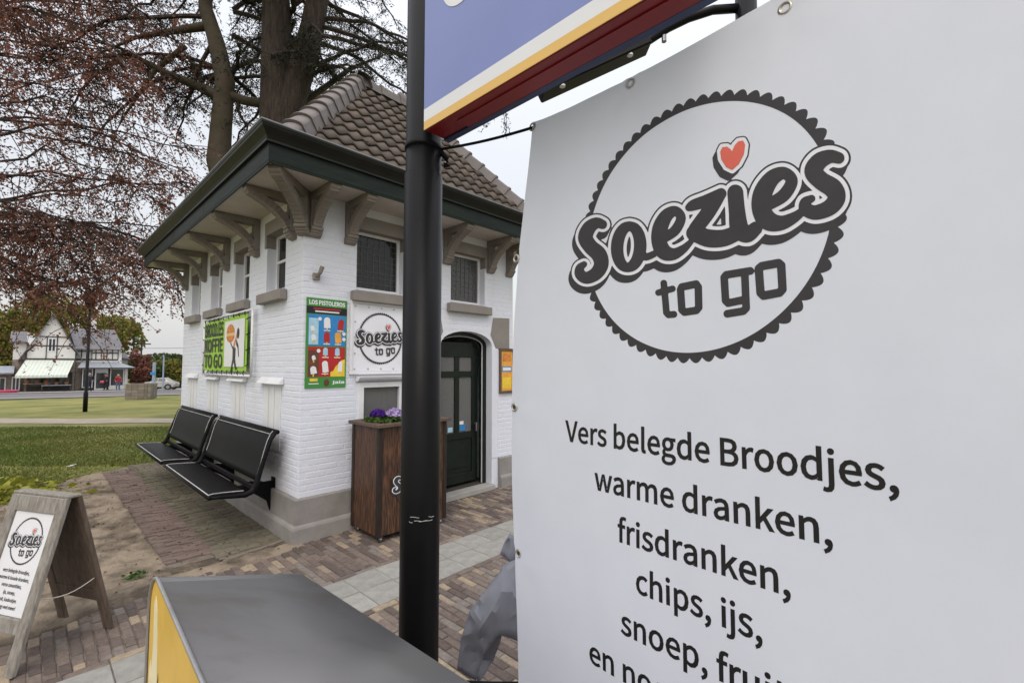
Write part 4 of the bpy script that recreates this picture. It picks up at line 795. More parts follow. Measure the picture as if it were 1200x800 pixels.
def slope_tiles(side, parts):
    """side 0 front, 1 right, 2 back, 3 bench side"""
    A, Bq = Vector(lo_[side]), Vector(lo_[(side + 1) % 4]); d = (Bq - A); L = d.length; d.normalize(); nrm = Vector((-d.y, d.x))
    rest = MB(); nrow = int(RUN / math.cos(PITCH) / TEx) + 1
    for r in range(nrow):
        sdist = r * TEx; run = sdist * math.cos(PITCH); z = RZ + sdist * math.sin(PITCH)
        nc = int(L / TWd) + 1
        for c in range(nc):
            x = (c + .5) * TWd + (L - nc * TWd) / 2
            mid = run + TEx * .5 * math.cos(PITCH)
            if x < mid - .07 or x > L - mid + .07 or mid > RUN + .02: continue
            p = Vector((A.x + d.x * x + nrm.x * run, A.y + d.y * x + nrm.y * run, z))
            rz = math.atan2(d.y, d.x)
            rot = (Matrix.Rotation(rz, 4, 'Z') @ Matrix.Rotation(PITCH, 4, 'X') @ Matrix.Rotation(random.gauss(0, .012), 4, 'Z') @ Matrix.Rotation(random.gauss(0, .01), 4, 'Y'))
            m = Matrix.Translation(p) @ rot; W4 = [m @ Vector(v) for v in tproto.v]; cut = False
            for v in W4:                                  # trim whatever would stick out past the hips
                q = Vector((v.x - A.x, v.y - A.y)); al_, ru = q.dot(d), q.dot(nrm); l0 = min(max(al_, ru + .01), L - ru - .01)
                if l0 != al_: cut = True; v.x += d.x * (l0 - al_); v.y += d.y * (l0 - al_)
            if parts and cut:
                mb = MB(); mb.v = [tuple(v) for v in W4]; mb.f = list(tproto.f); mb.build('roof_tile', M['rooftile'], roof, smooth=True)
            elif parts:
                o = bpy.data.objects.new('roof_tile', tmesh); COL.objects.link(o); o.parent = roof; o.location = p; o.rotation_euler = rot.to_euler()
            else:
                b = len(rest.v); rest.v += [tuple(v) for v in W4]; rest.f += [tuple(b + k for k in f) for f in tproto.f]
    if rest.v: o = rest.build('roof_tiles', M['rooftile_i'], roof, smooth=True); o['kind'] = 'stuff'
slope_tiles(0, True)
for s_ in (1, 2, 3): slope_tiles(s_, False)
def hip_mesh():
    mb = MB(); L = .30
    P = [(.118, -.075), (.104, -.02)] + [(math.cos(t) * .094, .02 + math.sin(t) * .055) for t in np.linspace(0, math.pi, 15)] + [(-.104, -.02), (-.118, -.075)]; q = len(P)
    for y, s_, dz in ((0, 1.06, .004), (.028, 1.06, .004), (.034, 1.0, 0), (L, .95, 0)): mb.v += [(x * s_, y, z * s_ + dz) for x, z in P]
    for k in range(3): mb.f += [(k * q + i, k * q + i + 1, (k + 1) * q + i + 1, (k + 1) * q + i) for i in range(q - 1)]
    b = len(mb.v); mb.v += [(x * .93, 0, z * .93 - .006) for x, z in P]; mb.f += [(i, i + 1, b + i + 1, b + i) for i in range(q - 1)]
    return mb.mesh('hip_tile', M['hiptile'], False)
hme = hip_mesh()
def hip_line(p, q, lift=.03):
    p, q = Vector(p), Vector(q); d = (q - p); L = d.length; d.normalize(); x = d.cross(Vector((0, 0, 1))).normalized(); y = x.cross(d)
    rot = Matrix((x, d, y)).transposed(); n = int(L / .24)
    for i in range(n + 1):
        o = bpy.data.objects.new('hip_tile', hme); COL.objects.link(o); o.parent = roof
        o.location = p + d * (i * L / (n + .6)) + y * (lift + .006 * 0); o.rotation_euler = (rot @ Matrix.Rotation(random.gauss(-.05, .008), 3, 'X') @ Matrix.Rotation(random.gauss(0, .02), 3, 'Y')).to_euler()
for k in range(4): hip_line((*lo_[k], RZ + .0), (*up_[k], RT + .0))
for k in range(4): hip_line((*up_[k], RT - .01), (*up_[(k + 1) % 4], RT - .01), .015)
MB().box(up_[0][0] + .02, up_[1][0] - .02, up_[1][1] + .02, up_[2][1] - .02, RT - .029, RT + .0).build('flat_top', M['lead'], roof)
for k in range(22):                                     # stray leaves caught on the tiles
    a = random.uniform(.1, 2.5); s_ = random.uniform(.1, .8); b = -RO + s_; z = RZ + s_ * math.tan(PITCH)
    if s_ - RO < a < KW + RO - s_:
        o = MB().poly([(-.016, 0, .0), (0, -.009, .004), (.018, 0, .002), (0, .009, .0)]).build('fallen_leaf', M['litter'], roof); o.location = (a, b - .05, z + .012); o.rotation_euler = (PITCH, random.uniform(-.3, .3), random.uniform(0, 6))
# small wall spotlight beside the front corner
sp = thing('wall_lamp', 'small dark tilted spotlight on the white wall near the kiosk corner', 'lamp', ab(.11, -.005, 2.29), ROT)
MB().box(-.032, .032, -.022, 0, -.03, .03).build('base', M['trim'], sp, bevel=.004)
MB().tube([(0, -.02, 0), (.012, -.06, .03), (.024, -.075, .085)], [.016, .018, .02], 10).build('lamp_head', M['timber'], sp)

# ------------------------------------------------------------ wall benches
def bench(b0, b1, label):
    t = thing('wall_bench', label, 'bench', ab(0, b0), ROT, 'black benches on the kiosk wall'); L = b1 - b0
    def sheet(prof, name, thick=.012):
        mb = MB(); n = len(prof)
        mb.grid(lambda u, v: (-prof[round(u * (n - 1))][0], .02 + (L - .04) * v, prof[round(u * (n - 1))][1]), n - 1, 40)
        return mb.build(name, M['black'], t, smooth=True, solid=thick)
    seat = [(.30, .425), (.335, .437), (.40, .444), (.50, .452), (.56, .455), (.585, .45), (.596, .435)]
    back = [(.245, .515), (.225, .56), (.200, .64), (.176, .74), (.152, .83), (.125, .895), (.105, .918), (.085, .915)]
    se = sheet(seat, 'seat'); bk = sheet(back, 'backrest')
    for prof, par in ((seat, se), (back, bk)):
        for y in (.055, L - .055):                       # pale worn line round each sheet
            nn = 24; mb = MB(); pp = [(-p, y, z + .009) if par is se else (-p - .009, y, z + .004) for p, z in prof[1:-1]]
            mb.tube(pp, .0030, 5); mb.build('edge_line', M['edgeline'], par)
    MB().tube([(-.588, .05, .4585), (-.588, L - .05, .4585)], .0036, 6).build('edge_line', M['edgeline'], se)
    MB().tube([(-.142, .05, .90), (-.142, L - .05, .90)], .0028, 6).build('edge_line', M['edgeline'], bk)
    MB().tube([(-.095, .0, .915), (-.095, L, .915)], .02, 12).build('top_rail', M['black'], bk, smooth=True)
    MB().tube([(-.594, .0, .443), (-.594, L, .443)], .014, 10).build('front_rail', M['black'], se, smooth=True)
    for y in (.012, L - .012):                           # cast side frames
        mb = MB(); path = [(-.10, y, .915), (-.14, y, .86), (-.18, y, .74), (-.215, y, .62), (-.245, y, .51), (-.275, y, .44), (-.33, y, .418), (-.42, y, .425), (-.52, y, .437), (-.585, y, .44)]
        mb.tube(path, [.016, .016, .018, .020, .024, .028, .024, .019, .015, .012], 8); mb.build('side_frame', M['black'], t, smooth=True)
    for y in (.32, L - .32):                             # brackets back to the wall
        mb = MB(); mb.prism([(-.008, y - .014, .16), (-.035, y - .014, .16), (-.06, y - .014, .25), (-.16, y - .014, .33), (-.27, y - .014, .40), (-.30, y - .014, .43), (-.20, y - .014, .455), (-.09, y - .014, .43), (-.008, y - .014, .43)], (0, .028, 0))
        br = mb.build('wall_bracket', M['black'], t, bevel=.004)
        MB().box(-.012, -.0045, y - .045, y + .045, .14, .46).build('wall_plate', M['black'], br, bevel=.002)
    MB().box(-.262, -.238, .03, L - .03, .43, .47).build('rear_beam', M['black'], t, bevel=.003)
    return t
bench(.23, 1.97, 'black metal wall bench nearest the kiosk corner, in front of the other')
bench(2.14, 3.85, 'black metal wall bench farther from the kiosk corner, next to the grass')
# ------------------------------------------------------------ prints on the kiosk front
def on_front(a, z, d=0): return ab(a, -d, z)
def flat_parts(parent, rects, y):
    for nme, mk, x0, x1, z0, z1, lv in rects: MB().box(x0, x1, y - .0006 * lv, y - .0006 * lv + .0005, z0, z1).build(nme, M[mk], parent)
def ptext(parent, txt, cap, mk, x, z, y, width=None, bold=.06, name='lettering', align='C'):
    me = text_mesh(name, txt, cap, M[mk], width, bold, align)
    remap(me, lambda u, v, w: Vector((x + u, y, z + v))); return obj(name, me, parent)
po = thing('ice_cream_poster', 'green, blue and red ice cream price poster on the kiosk front', 'poster', on_front(.033, 1.3), ROT)
PW, PH = .372, .80
MB().box(0, PW, -.012, -.0045, 0, PH).build('panel', M['pgreen'], po)
flat_parts(po, [('title_band', 'ink2', .0, PW, .66, .725, 1), ('ice_panel', 'pblue', .018, PW - .012, .375, .655, 1), ('cream_panel', 'pred', .018, PW - .012, .098, .365, 1),
    ('ice_photo', 'pcyan', .022, .108, .385, .62, 2), ('cream_photo', 'pbrown', .022, .118, .10, .335, 2)], -.0125)
mb = MB(); st = [(.225, .099), (PW - .013, .099), (PW - .013, .255), (PW - .05, .245), (PW - .075, .215), (.27, .19), (.25, .15), (.225, .14)]
mb.prism([(x, -.0143, z) for x, z in st], (0, .0006, 0)); mb.build('price_burst', M['pyellow'], po)
def lolly(x, z, w, h, mk, tilt=0, name='ice_lolly'):
    mb = MB(); pts = [(math.cos(a) * w / 2, (h / 2 - w / 2 if math.sin(a) > 0 else -h / 2) + (math.sin(a) * w / 2 if math.sin(a) > 0 else 0)) for a in np.linspace(0, math.pi, 9)] + [(-w / 2, -h / 2), (w / 2, -h / 2)]
    ca, sa = math.cos(tilt), math.sin(tilt)
    mb.prism([(x + p * ca - q * sa, -.0150, z + p * sa + q * ca) for p, q in pts], (0, .0006, 0)); o = mb.build(name, M[mk], po)
    MB().box(x - .006, x + .006, -.0148, -.0143, z - h / 2 - .025, z - h / 2 + .002).build('stick', M['signyellow'], o); return o
for x, z, mk, w, h, tl in ((.185, .585, 'signwhite', .046, .085, .05), (.315, .575, 'pred', .042, .085, -.15), (.185, .455, 'pred', .042, .08, 0), (.29, .455, 'porange', .046, .085, .08),
                           (.175, .325, 'pcyan', .034, .06, 0), (.285, .325, 'pcyan', .034, .06, 0), (.175, .19, 'signwhite', .042, .09, .1), (.315, .19, 'vinylwall', .03, .08, -.1)): lolly(x, z, w * 1.3, h * 1.15, mk, tl)
for x, z, r in ((.066, .45, .026), (.07, .16, .034), (.055, .53, .022), (.07, .27, .02)): lolly(x, z, r * 1.6, r * 2, 'signwhite', .2, 'ice_cup')
for x, z in ((.118, .615), (.345, .49), (.345, .44), (.112, .33)):
    mb = MB(); mb.prism([(x + .017 * math.cos(a), -.0156, z + .017 * math.sin(a)) for a in np.linspace(0, 2 * math.pi, 12, endpoint=False)], (0, .0005, 0)); mb.build('price_dot', M['signwhite'], po)
mb = MB(); mb.prism([(.19 + .026 * math.cos(a), -.0142, .046 + .032 * math.sin(a)) for a in np.linspace(0, 2 * math.pi, 14, endpoint=False)], (0, .0005, 0)); mb.build('round_badge', M['pbrown'], po)
ptext(po, 'LOS PISTOLEROS', .036, 'signwhite', PW / 2, .742, -.0132, PW * .88, .07)
MB().box(.06, PW - .06, -.0138, -.0132, .700, .713).build('subtitle_line', M['pred'], po); MB().box(.075, PW - .075, -.0138, -.0132, .676, .688).build('subtitle_line', M['signwhite'], po)
ptext(po, 'jala', .024, 'signwhite', .30, .036, -.0132, .11, .07)
MB().box(.03, .12, -.0138, -.0132, .035, .043).build('fine_print', M['signwhite'], po)
MB().box(.04, .11, -.0143, -.0138, .06, .085).build('price_strip', M['pyellow'], po)
for tx in ('ice_row', 'cream_row'):
    for k, (x, z) in enumerate(((.185, .515), (.31, .515), (.185, .392), (.29, .392)) if tx == 'ice_row' else ((.175, .272), (.285, .272), (.175, .125))):
        MB().box(x - .03, x + .03, -.0143, -.0138, z - .004, z + .004).build('price_text', M['signwhite'], po)
# framed round-logo banner above the hatch
wb = thing('framed_banner', 'white framed banner with round logo on the kiosk front above the hatch', 'banner', on_front(.435, 1.415), ROT)
FW, FH = .655, .70
MB().box(0, FW, -.03, -.0045, 0, .028).box(0, FW, -.03, -.0045, FH - .028, FH).box(0, .028, -.0295, -.0045, .028, FH - .028).box(FW - .028, FW, -.0295, -.0045, .028, FH - .028).build('frame', M['white'], wb, bevel=.003)
sh = MB().grid(lambda u, v: (.03 + (FW - .06) * u, -.018 + .003 * math.sin(v * 9 + u * 2) * math.sin(u * 7), .03 + (FH - .06) * v), 12, 12).build('sheet', M['vinylwall'], wb, smooth=True)
place_logo(wb, lambda u, v, h: (FW / 2 - .005 + u * .225, -.0225 - h, FH / 2 - .0 + v * .235), .0005)
for k in range(5):
    for z in (.052, FH - .052): MB().tube([(.05 + k * (FW - .1) / 4, -.0235, z), (.05 + k * (FW - .1) / 4, -.0205, z)], .008, 8).build('eyelet', M['brass'], wb)
for k in range(1, 4):
    for x in (.05, FW - .05): MB().tube([(x, -.0235, .05 + k * (FH - .1) / 4), (x, -.0205, .05 + k * (FH - .1) / 4)], .008, 8).build('eyelet', M['brass'], wb)
# small framed poster right of the door
fp = thing('framed_poster', 'small yellow poster in a brown wooden frame right of the door', 'poster', on_front(2.42, 1.15), ROT)
MB().box(0, .27, -.03, -.0045, 0, .03).box(0, .27, -.03, -.0045, .535, .565).box(0, .03, -.0295, -.0045, .03, .535).box(.24, .27, -.0295, -.0045, .03, .535).build('frame', M['stainrim'], fp, bevel=.003)
MB().box(.031, .239, -.014, -.0045, .031, .534).build('panel', M['porange'], fp)
MB().box(.05, .22, -.0155, -.0145, .27, .34).build('blue_label', M['pblue'], fp); MB().box(.06, .21, -.0155, -.0145, .40, .5).build('red_label', M['burger'], fp); MB().box(.06, .21, -.0155, -.0145, .06, .2).build('yellow_block', M['pyellow'], fp)
MB().box(.062, .208, -.0168, -.0158, .285, .325).build('white_text', M['signwhite'], fp)
# ------------------------------------------------------------ lime banner on a pipe frame on the bench side
gb = thing('lime_banner', 'lime green food banner on a white pipe frame on the bench-side wall', 'banner', ab(0, 1.12, 1.39), ROT)
GW, GH = 1.87, .69         # local y runs away from the corner; the print reads from the far end
pf = MB(); cor = [(-.05, 0, 0), (-.05, GW, 0), (-.05, GW, GH), (-.05, 0, GH)]
for k in range(4): pf.tube([cor[k], cor[(k + 1) % 4]], .014, 8)
pf.build('pipe_frame', M['white'], gb, smooth=True)
for y in (.3, 1.5):
    for z in (0, GH): MB().tube([(-.0045, y, z), (-.05, y, z)], .01, 6).build('stand_off', M['white'], gb)
bY0, bY1, bZ0, bZ1 = .125, 1.815, .045, .655
MB().grid(lambda u, v: (-.058 + .004 * math.sin(u * 8) * math.sin(v * 5), bY0 + (bY1 - bY0) * u, bZ0 + (bZ1 - bZ0) * v), 16, 8).build('sheet', M['lime'], gb, smooth=True)
ysp = .94
MB().box(-.0645, -.0638, bY0 + .07, ysp - .03, bZ0 + .05, bZ1 - .04).build('picture', M['signwhite'], gb)
def gtext(txt, z, cap, width, yc):
    me = text_mesh('lettering', txt, cap, M['ink2'], width, .045, 'C'); remap(me, lambda u, v, w: Vector((-.0655, yc - u, z + v))); obj('lettering', me, gb)
ycn = (ysp + bY1) / 2
gtext('BROODJES', .470, .155, .78, ycn); gtext('KOFFIE', .278, .155, .78, ycn); gtext('TO GO', .086, .155, .78, ycn)
def gpoly(pts, mk, name, lv=0):
    mb = MB(); mb.prism([(-.0652 - .0006 * lv, .2 + (y - .195) * .76, z) for y, z in pts], (-.0005, 0, 0)); mb.build(name, M[mk], gb)
ell = lambda y, z, ry, rz, n=16, a0=0, a1=2 * math.pi: [(y + ry * math.cos(a), z + rz * math.sin(a)) for a in np.linspace(a0, a1, n)]
gpoly(ell(.83, .475, .20, .10, 14, 0, math.pi), 'burger', 'bun_top'); gpoly([(1.03, .472), (.63, .472), (.64, .445), (1.02, .445)], 'signyellow', 'filling', 1); gpoly(ell(.83, .443, .20, .075, 12, math.pi, 2 * math.pi), 'burger', 'bun_bottom')
gpoly([(.70, .30), (.62, .31), (.56, .38), (.50, .44), (.53, .47), (.60, .40), (.66, .36)], 'burger', 'figure_body'); gpoly(ell(.47, .46, .06, .06), 'ink2', 'figure_head')
gpoly([(.83, .36), (.79, .37), (.70, .29), (.70, .18), (.80, .03), (.76, .02), (.64, .15), (.56, .06), (.50, .07), (.57, .18), (.56, .30), (.66, .31)], 'ink2', 'figure_legs', 1)
gpoly([(.55, .34), (.47, .30), (.43, .20), (.40, .21), (.44, .33), (.54, .40)], 'ink2', 'figure_arm', 1)
for k in range(9):                                     # black bungee loops
    y = bY0 + .06 + k * (bY1 - bY0 - .12) / 8
    for zb, zf in ((bZ0 + .012, -.014), (bZ1 - .012, GH + .014)): MB().tube([(-.066, y, zb), (-.07, y + .012, (zb + zf) / 2), (-.05, y + .02, zf), (-.035, y + .01, (zb + zf) / 2)], .0045, 6).build('bungee', M['black'], gb)
for k in range(4):
    z = bZ0 + .06 + k * (bZ1 - bZ0 - .12) / 3
    for yb, yf in ((bY0 + .012, -.014), (bY1 - .012, GW + .014)): MB().tube([(-.066, yb, z), (-.07, (yb + yf) / 2, z + .012), (-.05, yf, z + .02), (-.035, (yb + yf) / 2, z + .01)], .0045, 6).build('bungee', M['black'], gb)
# ------------------------------------------------------------ planter with primulas
pl = thing('wooden_planter', 'tall dark stained wooden planter on castors in front of the hatch', 'planter', ab(.45, -.54), ROT)
pw, pd = .715, .455
for x0, x1, y0, y1, ax in ((0, pw, 0, .022, 'x'), (0, pw, pd - .022, pd, 'x'), (0, .022, .023, pd - .023, 'y'), (pw - .022, pw, .023, pd - .023, 'y')):
    n = 4 if ax == 'x' else 3
    for k in range(n):
        if ax == 'x': MB().box(x0 + (x1 - x0) * k / n + .001, x0 + (x1 - x0) * (k + 1) / n - .001, y0, y1, .055, .968).build('plank', M['stain'], pl, bevel=.003)
        else: MB().box(x0, x1, y0 + (y1 - y0) * k / n + .001, y0 + (y1 - y0) * (k + 1) / n - .001, .055, .968).build('plank', M['stain'], pl, bevel=.003)
for x in (-.008, pw - .034):
    for y in (-.008, pd - .034): MB().box(x, x + .042, y, y + .042, .05, .9685).build('corner_post', M['stainedge'], pl, bevel=.004)
for x0, x1, y0, y1 in ((-.035, pw + .035, -.045, .03), (-.035, pw + .035, pd - .03, pd + .03), (-.035, .04, .031, pd - .031), (pw - .04, pw + .035, .031, pd - .031)):
    MB().box(x0, x1, y0, y1, .970, 1.0).build('rim_board', M['stainrim'], pl, bevel=.004)
MB().grid(lambda u, v: (.03 + (pw - .06) * u, .03 + (pd - .06) * v, .945 + .01 * math.sin(u * 20) * math.sin(v * 13)), 12, 8).build('soil', M['soil'], pl)
for x in (.04, pw - .04):
    for y in (.03, pd - .04):
        c = MB().tube([(x - .009, y, .022), (x + .009, y, .022)], .022, 12).build('castor', M['steel'], pl, smooth=True); MB().box(x - .014, x + .014, y - .012, y + .012, .035, .054).build('fork', M['steel'], c)
place_logo(pl, lambda u, v, h: (pw / 2 + .03 + u * .22, -.0095 - h, .46 + v * .22), .0006, ('backing', 'outline', 'lettering', 'small_lettering', 'heart', 'ring'))
def primula(x, y, mk, label, s=1.0):
    t = thing('primula', label, 'flower', ab(.45 + x, -.54 + y, .985), ROT, 'primulas in the wooden planter')
    n = 520; d = rng.normal(size=(n, 3)); d[:, 2] = np.abs(d[:, 2]) + .1; d /= np.linalg.norm(d, axis=1)[:, None]
    Cc = d * np.array([.066, .066, .057]) * s * rng.uniform(.88, 1.05, n)[:, None] + np.array([0, 0, .06])
    cloud('blossoms', leaf_quads(Cc, .022, .2, 1.1), 4, M[mk], t)
    n = 90; an = rng.random(n) * 6.28; rr = rng.uniform(.04, .095, n) * s; Cc = np.stack([np.cos(an) * rr, np.sin(an) * rr, rng.uniform(.015, .05, n)], 1)
    cloud('leaves', leaf_quads(Cc, .05, .7, 1.4), 4, M['leaf'], t)
primula(.10, .20, 'violet', 'dark violet primula at the left end of the wooden planter', 1.05)
primula(.225, .12, 'lilac', 'pale lilac primula near the front of the wooden planter', 1.15)
primula(.46, .17, 'violet', 'dark violet primula behind the black pole in the planter', 1.05)
primula(.60, .26, 'lilac', 'pale lilac primula at the right end of the wooden planter')
# ------------------------------------------------------------ pole, hanging sign, lamp
PX, PY = -.272, 1.37
pole = thing('sign_pole', 'round black steel pole carrying the blue sign, scratched near the bottom', 'pole', (PX, PY, 0))
MB().tube([(0, 0, -.02), (0, 0, 2.08), (0, 0, 2.0805), (0, 0, 3.6)], [.0575, .0575, .054, .054], 40).build('shaft', M['pole'], pole, smooth=True)
def ringband(z, r, h, name, mk): MB().tube([(0, 0, z), (0, 0, z + h)], r, 32).build(name, M[mk], pole, smooth=True)
ringband(2.158, .0575, .012, 'strap', 'black'); ringband(.58, .0605, .03, 'clamp', 'black')
MB().tube([(.055, -.02, .595), (.085, -.03, .60), (.10, -.035, .59)], .01, 8).build('clamp_bolt', M['steel'], pole)
MB().tube([(.05, -.01, 2.155), (.072, .0, 2.135), (.075, .0, 2.115), (.062, .0, 2.115)], .009, 8).build('strap_hook', M['black'], pole)
for k in range(6):                                     # bare scratches
    a = random.uniform(-2.7, -.7); z = random.uniform(1.055, 1.075) if k < 6 else random.uniform(.99, 1.04); da = random.uniform(.1, .5); dz = random.uniform(-.004, .004)
    MB().tube([(math.cos(a + da * t) * .0578, math.sin(a + da * t) * .0578, z + dz * t + .001 * math.sin(t * 5 + k)) for t in np.linspace(0, 1, 6)], .0007, 4).build('scratch', M['scratch'], pole)
MB().tube([(-.0, 0, -.02), (0, 0, .02)], .11, 24).build('foot_plate', M['black'], pole)
SDX, SDY = .7267, -.6869; SROT = math.atan2(SDY, SDX)
sg = thing('hanging_sign', 'blue, white and yellow box sign with red underside on the black pole', 'sign', (-.256, 1.289, 2.181), SROT)
SL, ST, SH = .80, .072, .43       # local x along the sign, y away from its face (face looks to -y)
MB().box(0, SL, 0.0015, ST, .0, SH).build('case', M['signred'], sg, bevel=.004)
MB().box(.0, SL, -.0005, .0012, .0008, .025).build('yellow_band', M['signyellow'], sg); MB().box(.0, SL, -.0005, .0012, .0252, .062).build('white_band', M['signwhite'], sg); MB().box(.0, SL, -.0005, .0012, .0622, SH).build('blue_field', M['signblue'], sg)
MB().box(.0, SL, ST + .0005, ST + .02, -.004, SH).build('rear_edge', M['signedge'], sg)
MB().box(.115, SL, .030, ST + .0002, -.0035, -.0005).build('underside_plate', M['signred'], sg)
mb = MB(); N = 36
for k in range(N):
    a0, a1 = 2 * math.pi * k / N, 2 * math.pi * (k + 1) / N
    mb.prism([(.165 + math.cos(a) * r, -.0018, .385 + math.sin(a) * r * 1.08) for a, r in ((a0, .055), (a0, .085), (a1, .085), (a1, .055))], (0, .0012, 0))
mb.build('letter_ring', M['signwhite'], sg)
for z in (.12, .5): MB().tube([(-.03, .055, z), (.02, .045, z)], .02, 10).build('pole_clamp', M['black'], sg)
ti = MB(); P0, P1 = Vector((PX + .055, PY - .01, 2.160)), Vector((.067, 1.262, 2.178))
ti.tube([P0.lerp(P1, t) - Vector((0, 0, .006 * math.sin(t * math.pi))) for t in np.linspace(0, 1, 9)], .0042, 8); o = ti.build('tie_rod', M['black'], None)
o['label'] = 'thin dark tie from the black pole to the banner corner'; o['category'] = 'tie'
lp = thing('arm_lamp', 'dark post with curved arm and flat lamp head behind the banner top', 'lamp', (1.135, 2.12, 0))
MB().tube([(0, 0, -.02), (0, 0, 3.45)], .048, 20).build('post', M['pole'], lp, smooth=True)
mb = MB(); mb.tube([(-.02, 0, 3.23), (-.16, 0, 3.22), (-.28, 0, 3.18), (-.38, 0, 3.13), (-.47, 0, 3.07), (-.52, 0, 3.04)], .021, 12); mb.build('arm', M['pole'], lp, smooth=True)
hd = MB(); hd.bar((-.48, 0, 3.045), (-1.0, 0, 2.80), .10, .045); hdo = hd.build('lamp_head', M['pole'], lp, bevel=.006)
for t in (.18, .8):
    p = Vector((-.48, -.03, 3.045)).lerp(Vector((-1.0, -.03, 2.80)), t) - Vector((0, 0, .024)); MB().tube([p, p - Vector((0, 0, .008))], .014, 10).build('light_dot', M['signwhite'], hdo)
MB().tube([(-.40, 0, 3.09), (-.40, 0, 3.06)], .012, 8).build('arm_screw', M['steel'], lp)
# ------------------------------------------------------------ big vinyl banner
BN = thing('vinyl_banner', 'large white vinyl banner with round logo and black menu text', 'banner', (.029, 1.30, 0), math.atan2(-.7266, .68706))
def bw(s, z):           # gentle waviness of the cloth, towards +y (away from the face)
    return .006 * math.sin(s * 5.2 + z * 1.7) * math.sin(z * 2.9 + .6) + .003 * math.sin(s * 13 - z * 6) * .5 + .010 * max(0, .12 - s) * 4 * math.sin((z - .3) * 2.2)
EY = ((.048, 2.178), (.365, 2.160), (.685, 2.158), (1.0, 2.160), (1.32, 2.165), (-.021, 1.811), (-.031, 1.38), (-.022, .968), (-.01, .55))
_bw0 = bw
def bw(s, z):           # pull creases fanning out of each eyelet, soft wrinkles elsewhere
    w = _bw0(s, z) + .0022 * fractal(Vector((s * 3.1, z * 2.3, 4)), .9, 2, 3) + .0008 * fractal(Vector((s * 14, z * 5, 1)), .9, 2, 2)
    for k, (es, ez) in enumerate(EY):
        dx, dz = s - es, z - ez; r2 = math.hypot(dx, dz)
        if r2 < .3: w += .0026 * math.exp(-r2 / .07) * math.sin(5 * math.atan2(dz, dx) + k)
    return w
BT, BB, BR = 2.195, .32, 1.42
def bl(z):              # left hem bows inwards between its eyelets
    t = (z - BB) / (BT - BB); return .052 - .094 * math.sin(min(1, max(0, (1 - t) / .42)) * math.pi / 2) + (.03 * max(0, .42 - t) / .42)
def btop(s): return BT - .022 * math.sin(min(1, max(0, s / .75)) * math.pi) 
def bpt(u, v):
    z = BB + (BT - BB) * v; l = bl(z); s = l + (BR - l) * u
    if v > .9: z -= (BT - btop(s)) * (v - .9) / .1
    return (s, bw(s, z), z)
sheet = MB().grid(bpt, 90, 100).build('sheet', M['vinyl'], BN, smooth=True)
place_logo(BN, lambda u, v, h: (.4908 + u * .257, bw(.4908 + u * .257, 1.7834 + v * .257) - h, 1.7834 + v * .257), .0005)
for txt, z, wd in (('Vers belegde Broodjes,', 1.3065, .657), ('warme dranken,', 1.2008, .480), ('frisdranken,', 1.096, .350), ('chips, ijs,', .9985, .255), ('snoep, fruit', .895, .335), ('en nog veel meer', .790, .515)):
    for me in text_mesh('lettering', txt, .0512, M['ink2'], wd, .028, 'C', words=True):
        xc = .4885; remap(me, lambda u, v, w: Vector((xc + u, bw(xc + u, z + v) - .0006, z + v))); obj('lettering', me, BN)
def eyelet(s, z):
    y = bw(s, z); mb = MB(); N = 20
    for k in range(N):
        a0, a1 = 2 * math.pi * k / N, 2 * math.pi * (k + 1) / N
        for r0, r1, h0, h1 in ((.0060, .0095, .0005, .0030), (.0095, .0132, .0030, .0006)):
            mb.poly([(s + math.cos(a) * r, y - h, z + math.sin(a) * r) for a, r, h in ((a0, r0, h0), (a0, r1, h1), (a1, r1, h1), (a1, r0, h0))])
    e = mb.build('eyelet', M['brass'], BN, smooth=True)
    if z < 2.1: MB().prism([(s + math.cos(a) * .0061, y - .0012, z + math.sin(a) * .0061) for a in np.linspace(0, 2 * math.pi, 12, endpoint=False)], (0, .0005, 0)).build('hole', M['dark'], e)
for s, z in EY: eyelet(s, z)
# post that carries the banner's other end
q = Vector((.029, 1.30, 0)) + Vector((.68706, -.7266, 0)) * 1.50
ep = thing('banner_post', 'slim black post holding the near end of the big vinyl banner', 'post', (q.x, q.y, 0))
MB().tube([(0, 0, -.02), (0, 0, 2.4)], .03, 16).build('shaft', M['pole'], ep, smooth=True); MB().box(-.09, .09, -.09, .09, -.02, .01).build('foot_plate', M['black'], ep)
# ------------------------------------------------------------ bin in the foreground: sloping steel wrap, yellow printed end
BNA = Vector((-.912, 1.178, 0)); d1 = Vector((.701, -.713, 0)); d2 = Vector((.713, .701, 0)); bd, bwid, btop_z, drop = 1.12, .318, 1.0, .092
bin_ = thing('waste_bin', 'grey steel bin with sloping top and yellow printed side in the foreground', 'bin', BNA)
def bp(t, w, z): return d1 * t + d2 * (w + w / bwid * .085 * t) + Vector((0, 0, z))
rr = .13; prof = [(0, .02), (0, btop_z - rr)] + [(rr - rr * math.cos(a), btop_z - rr + rr * math.sin(a)) for a in np.linspace(.1, math.pi / 2 - .1, 9)] + [(rr, btop_z), (rr + .01, btop_z), (bd - rr, btop_z)] + [(bd - rr + rr * math.sin(a), btop_z - rr + rr * math.cos(a)) for a in np.linspace(.2, math.pi / 2, 5)] + [(bd, .02)]
mb = MB()
def bslope(t, w, z): return bp(t, w, z - (drop * w / bwid if z > .5 else 0))
for (t0, z0), (t1, z1) in zip(prof[:-1], prof[1:]):
    mb.poly([bslope(t0, .0, z0), bslope(t1, .0, z1), bslope(t1, bwid, z1), bslope(t0, bwid, z0)])
mb.build('steel_wrap', M['binmetal'], bin_, smooth=True, solid=.004)
mb = MB(); mb.poly([bslope(t, .012, z) for t, z in prof]); mb.poly([bslope(t, bwid - .002, z) for t, z in prof]); pn = mb.build('end_panel', M['binmetal'], bin_)
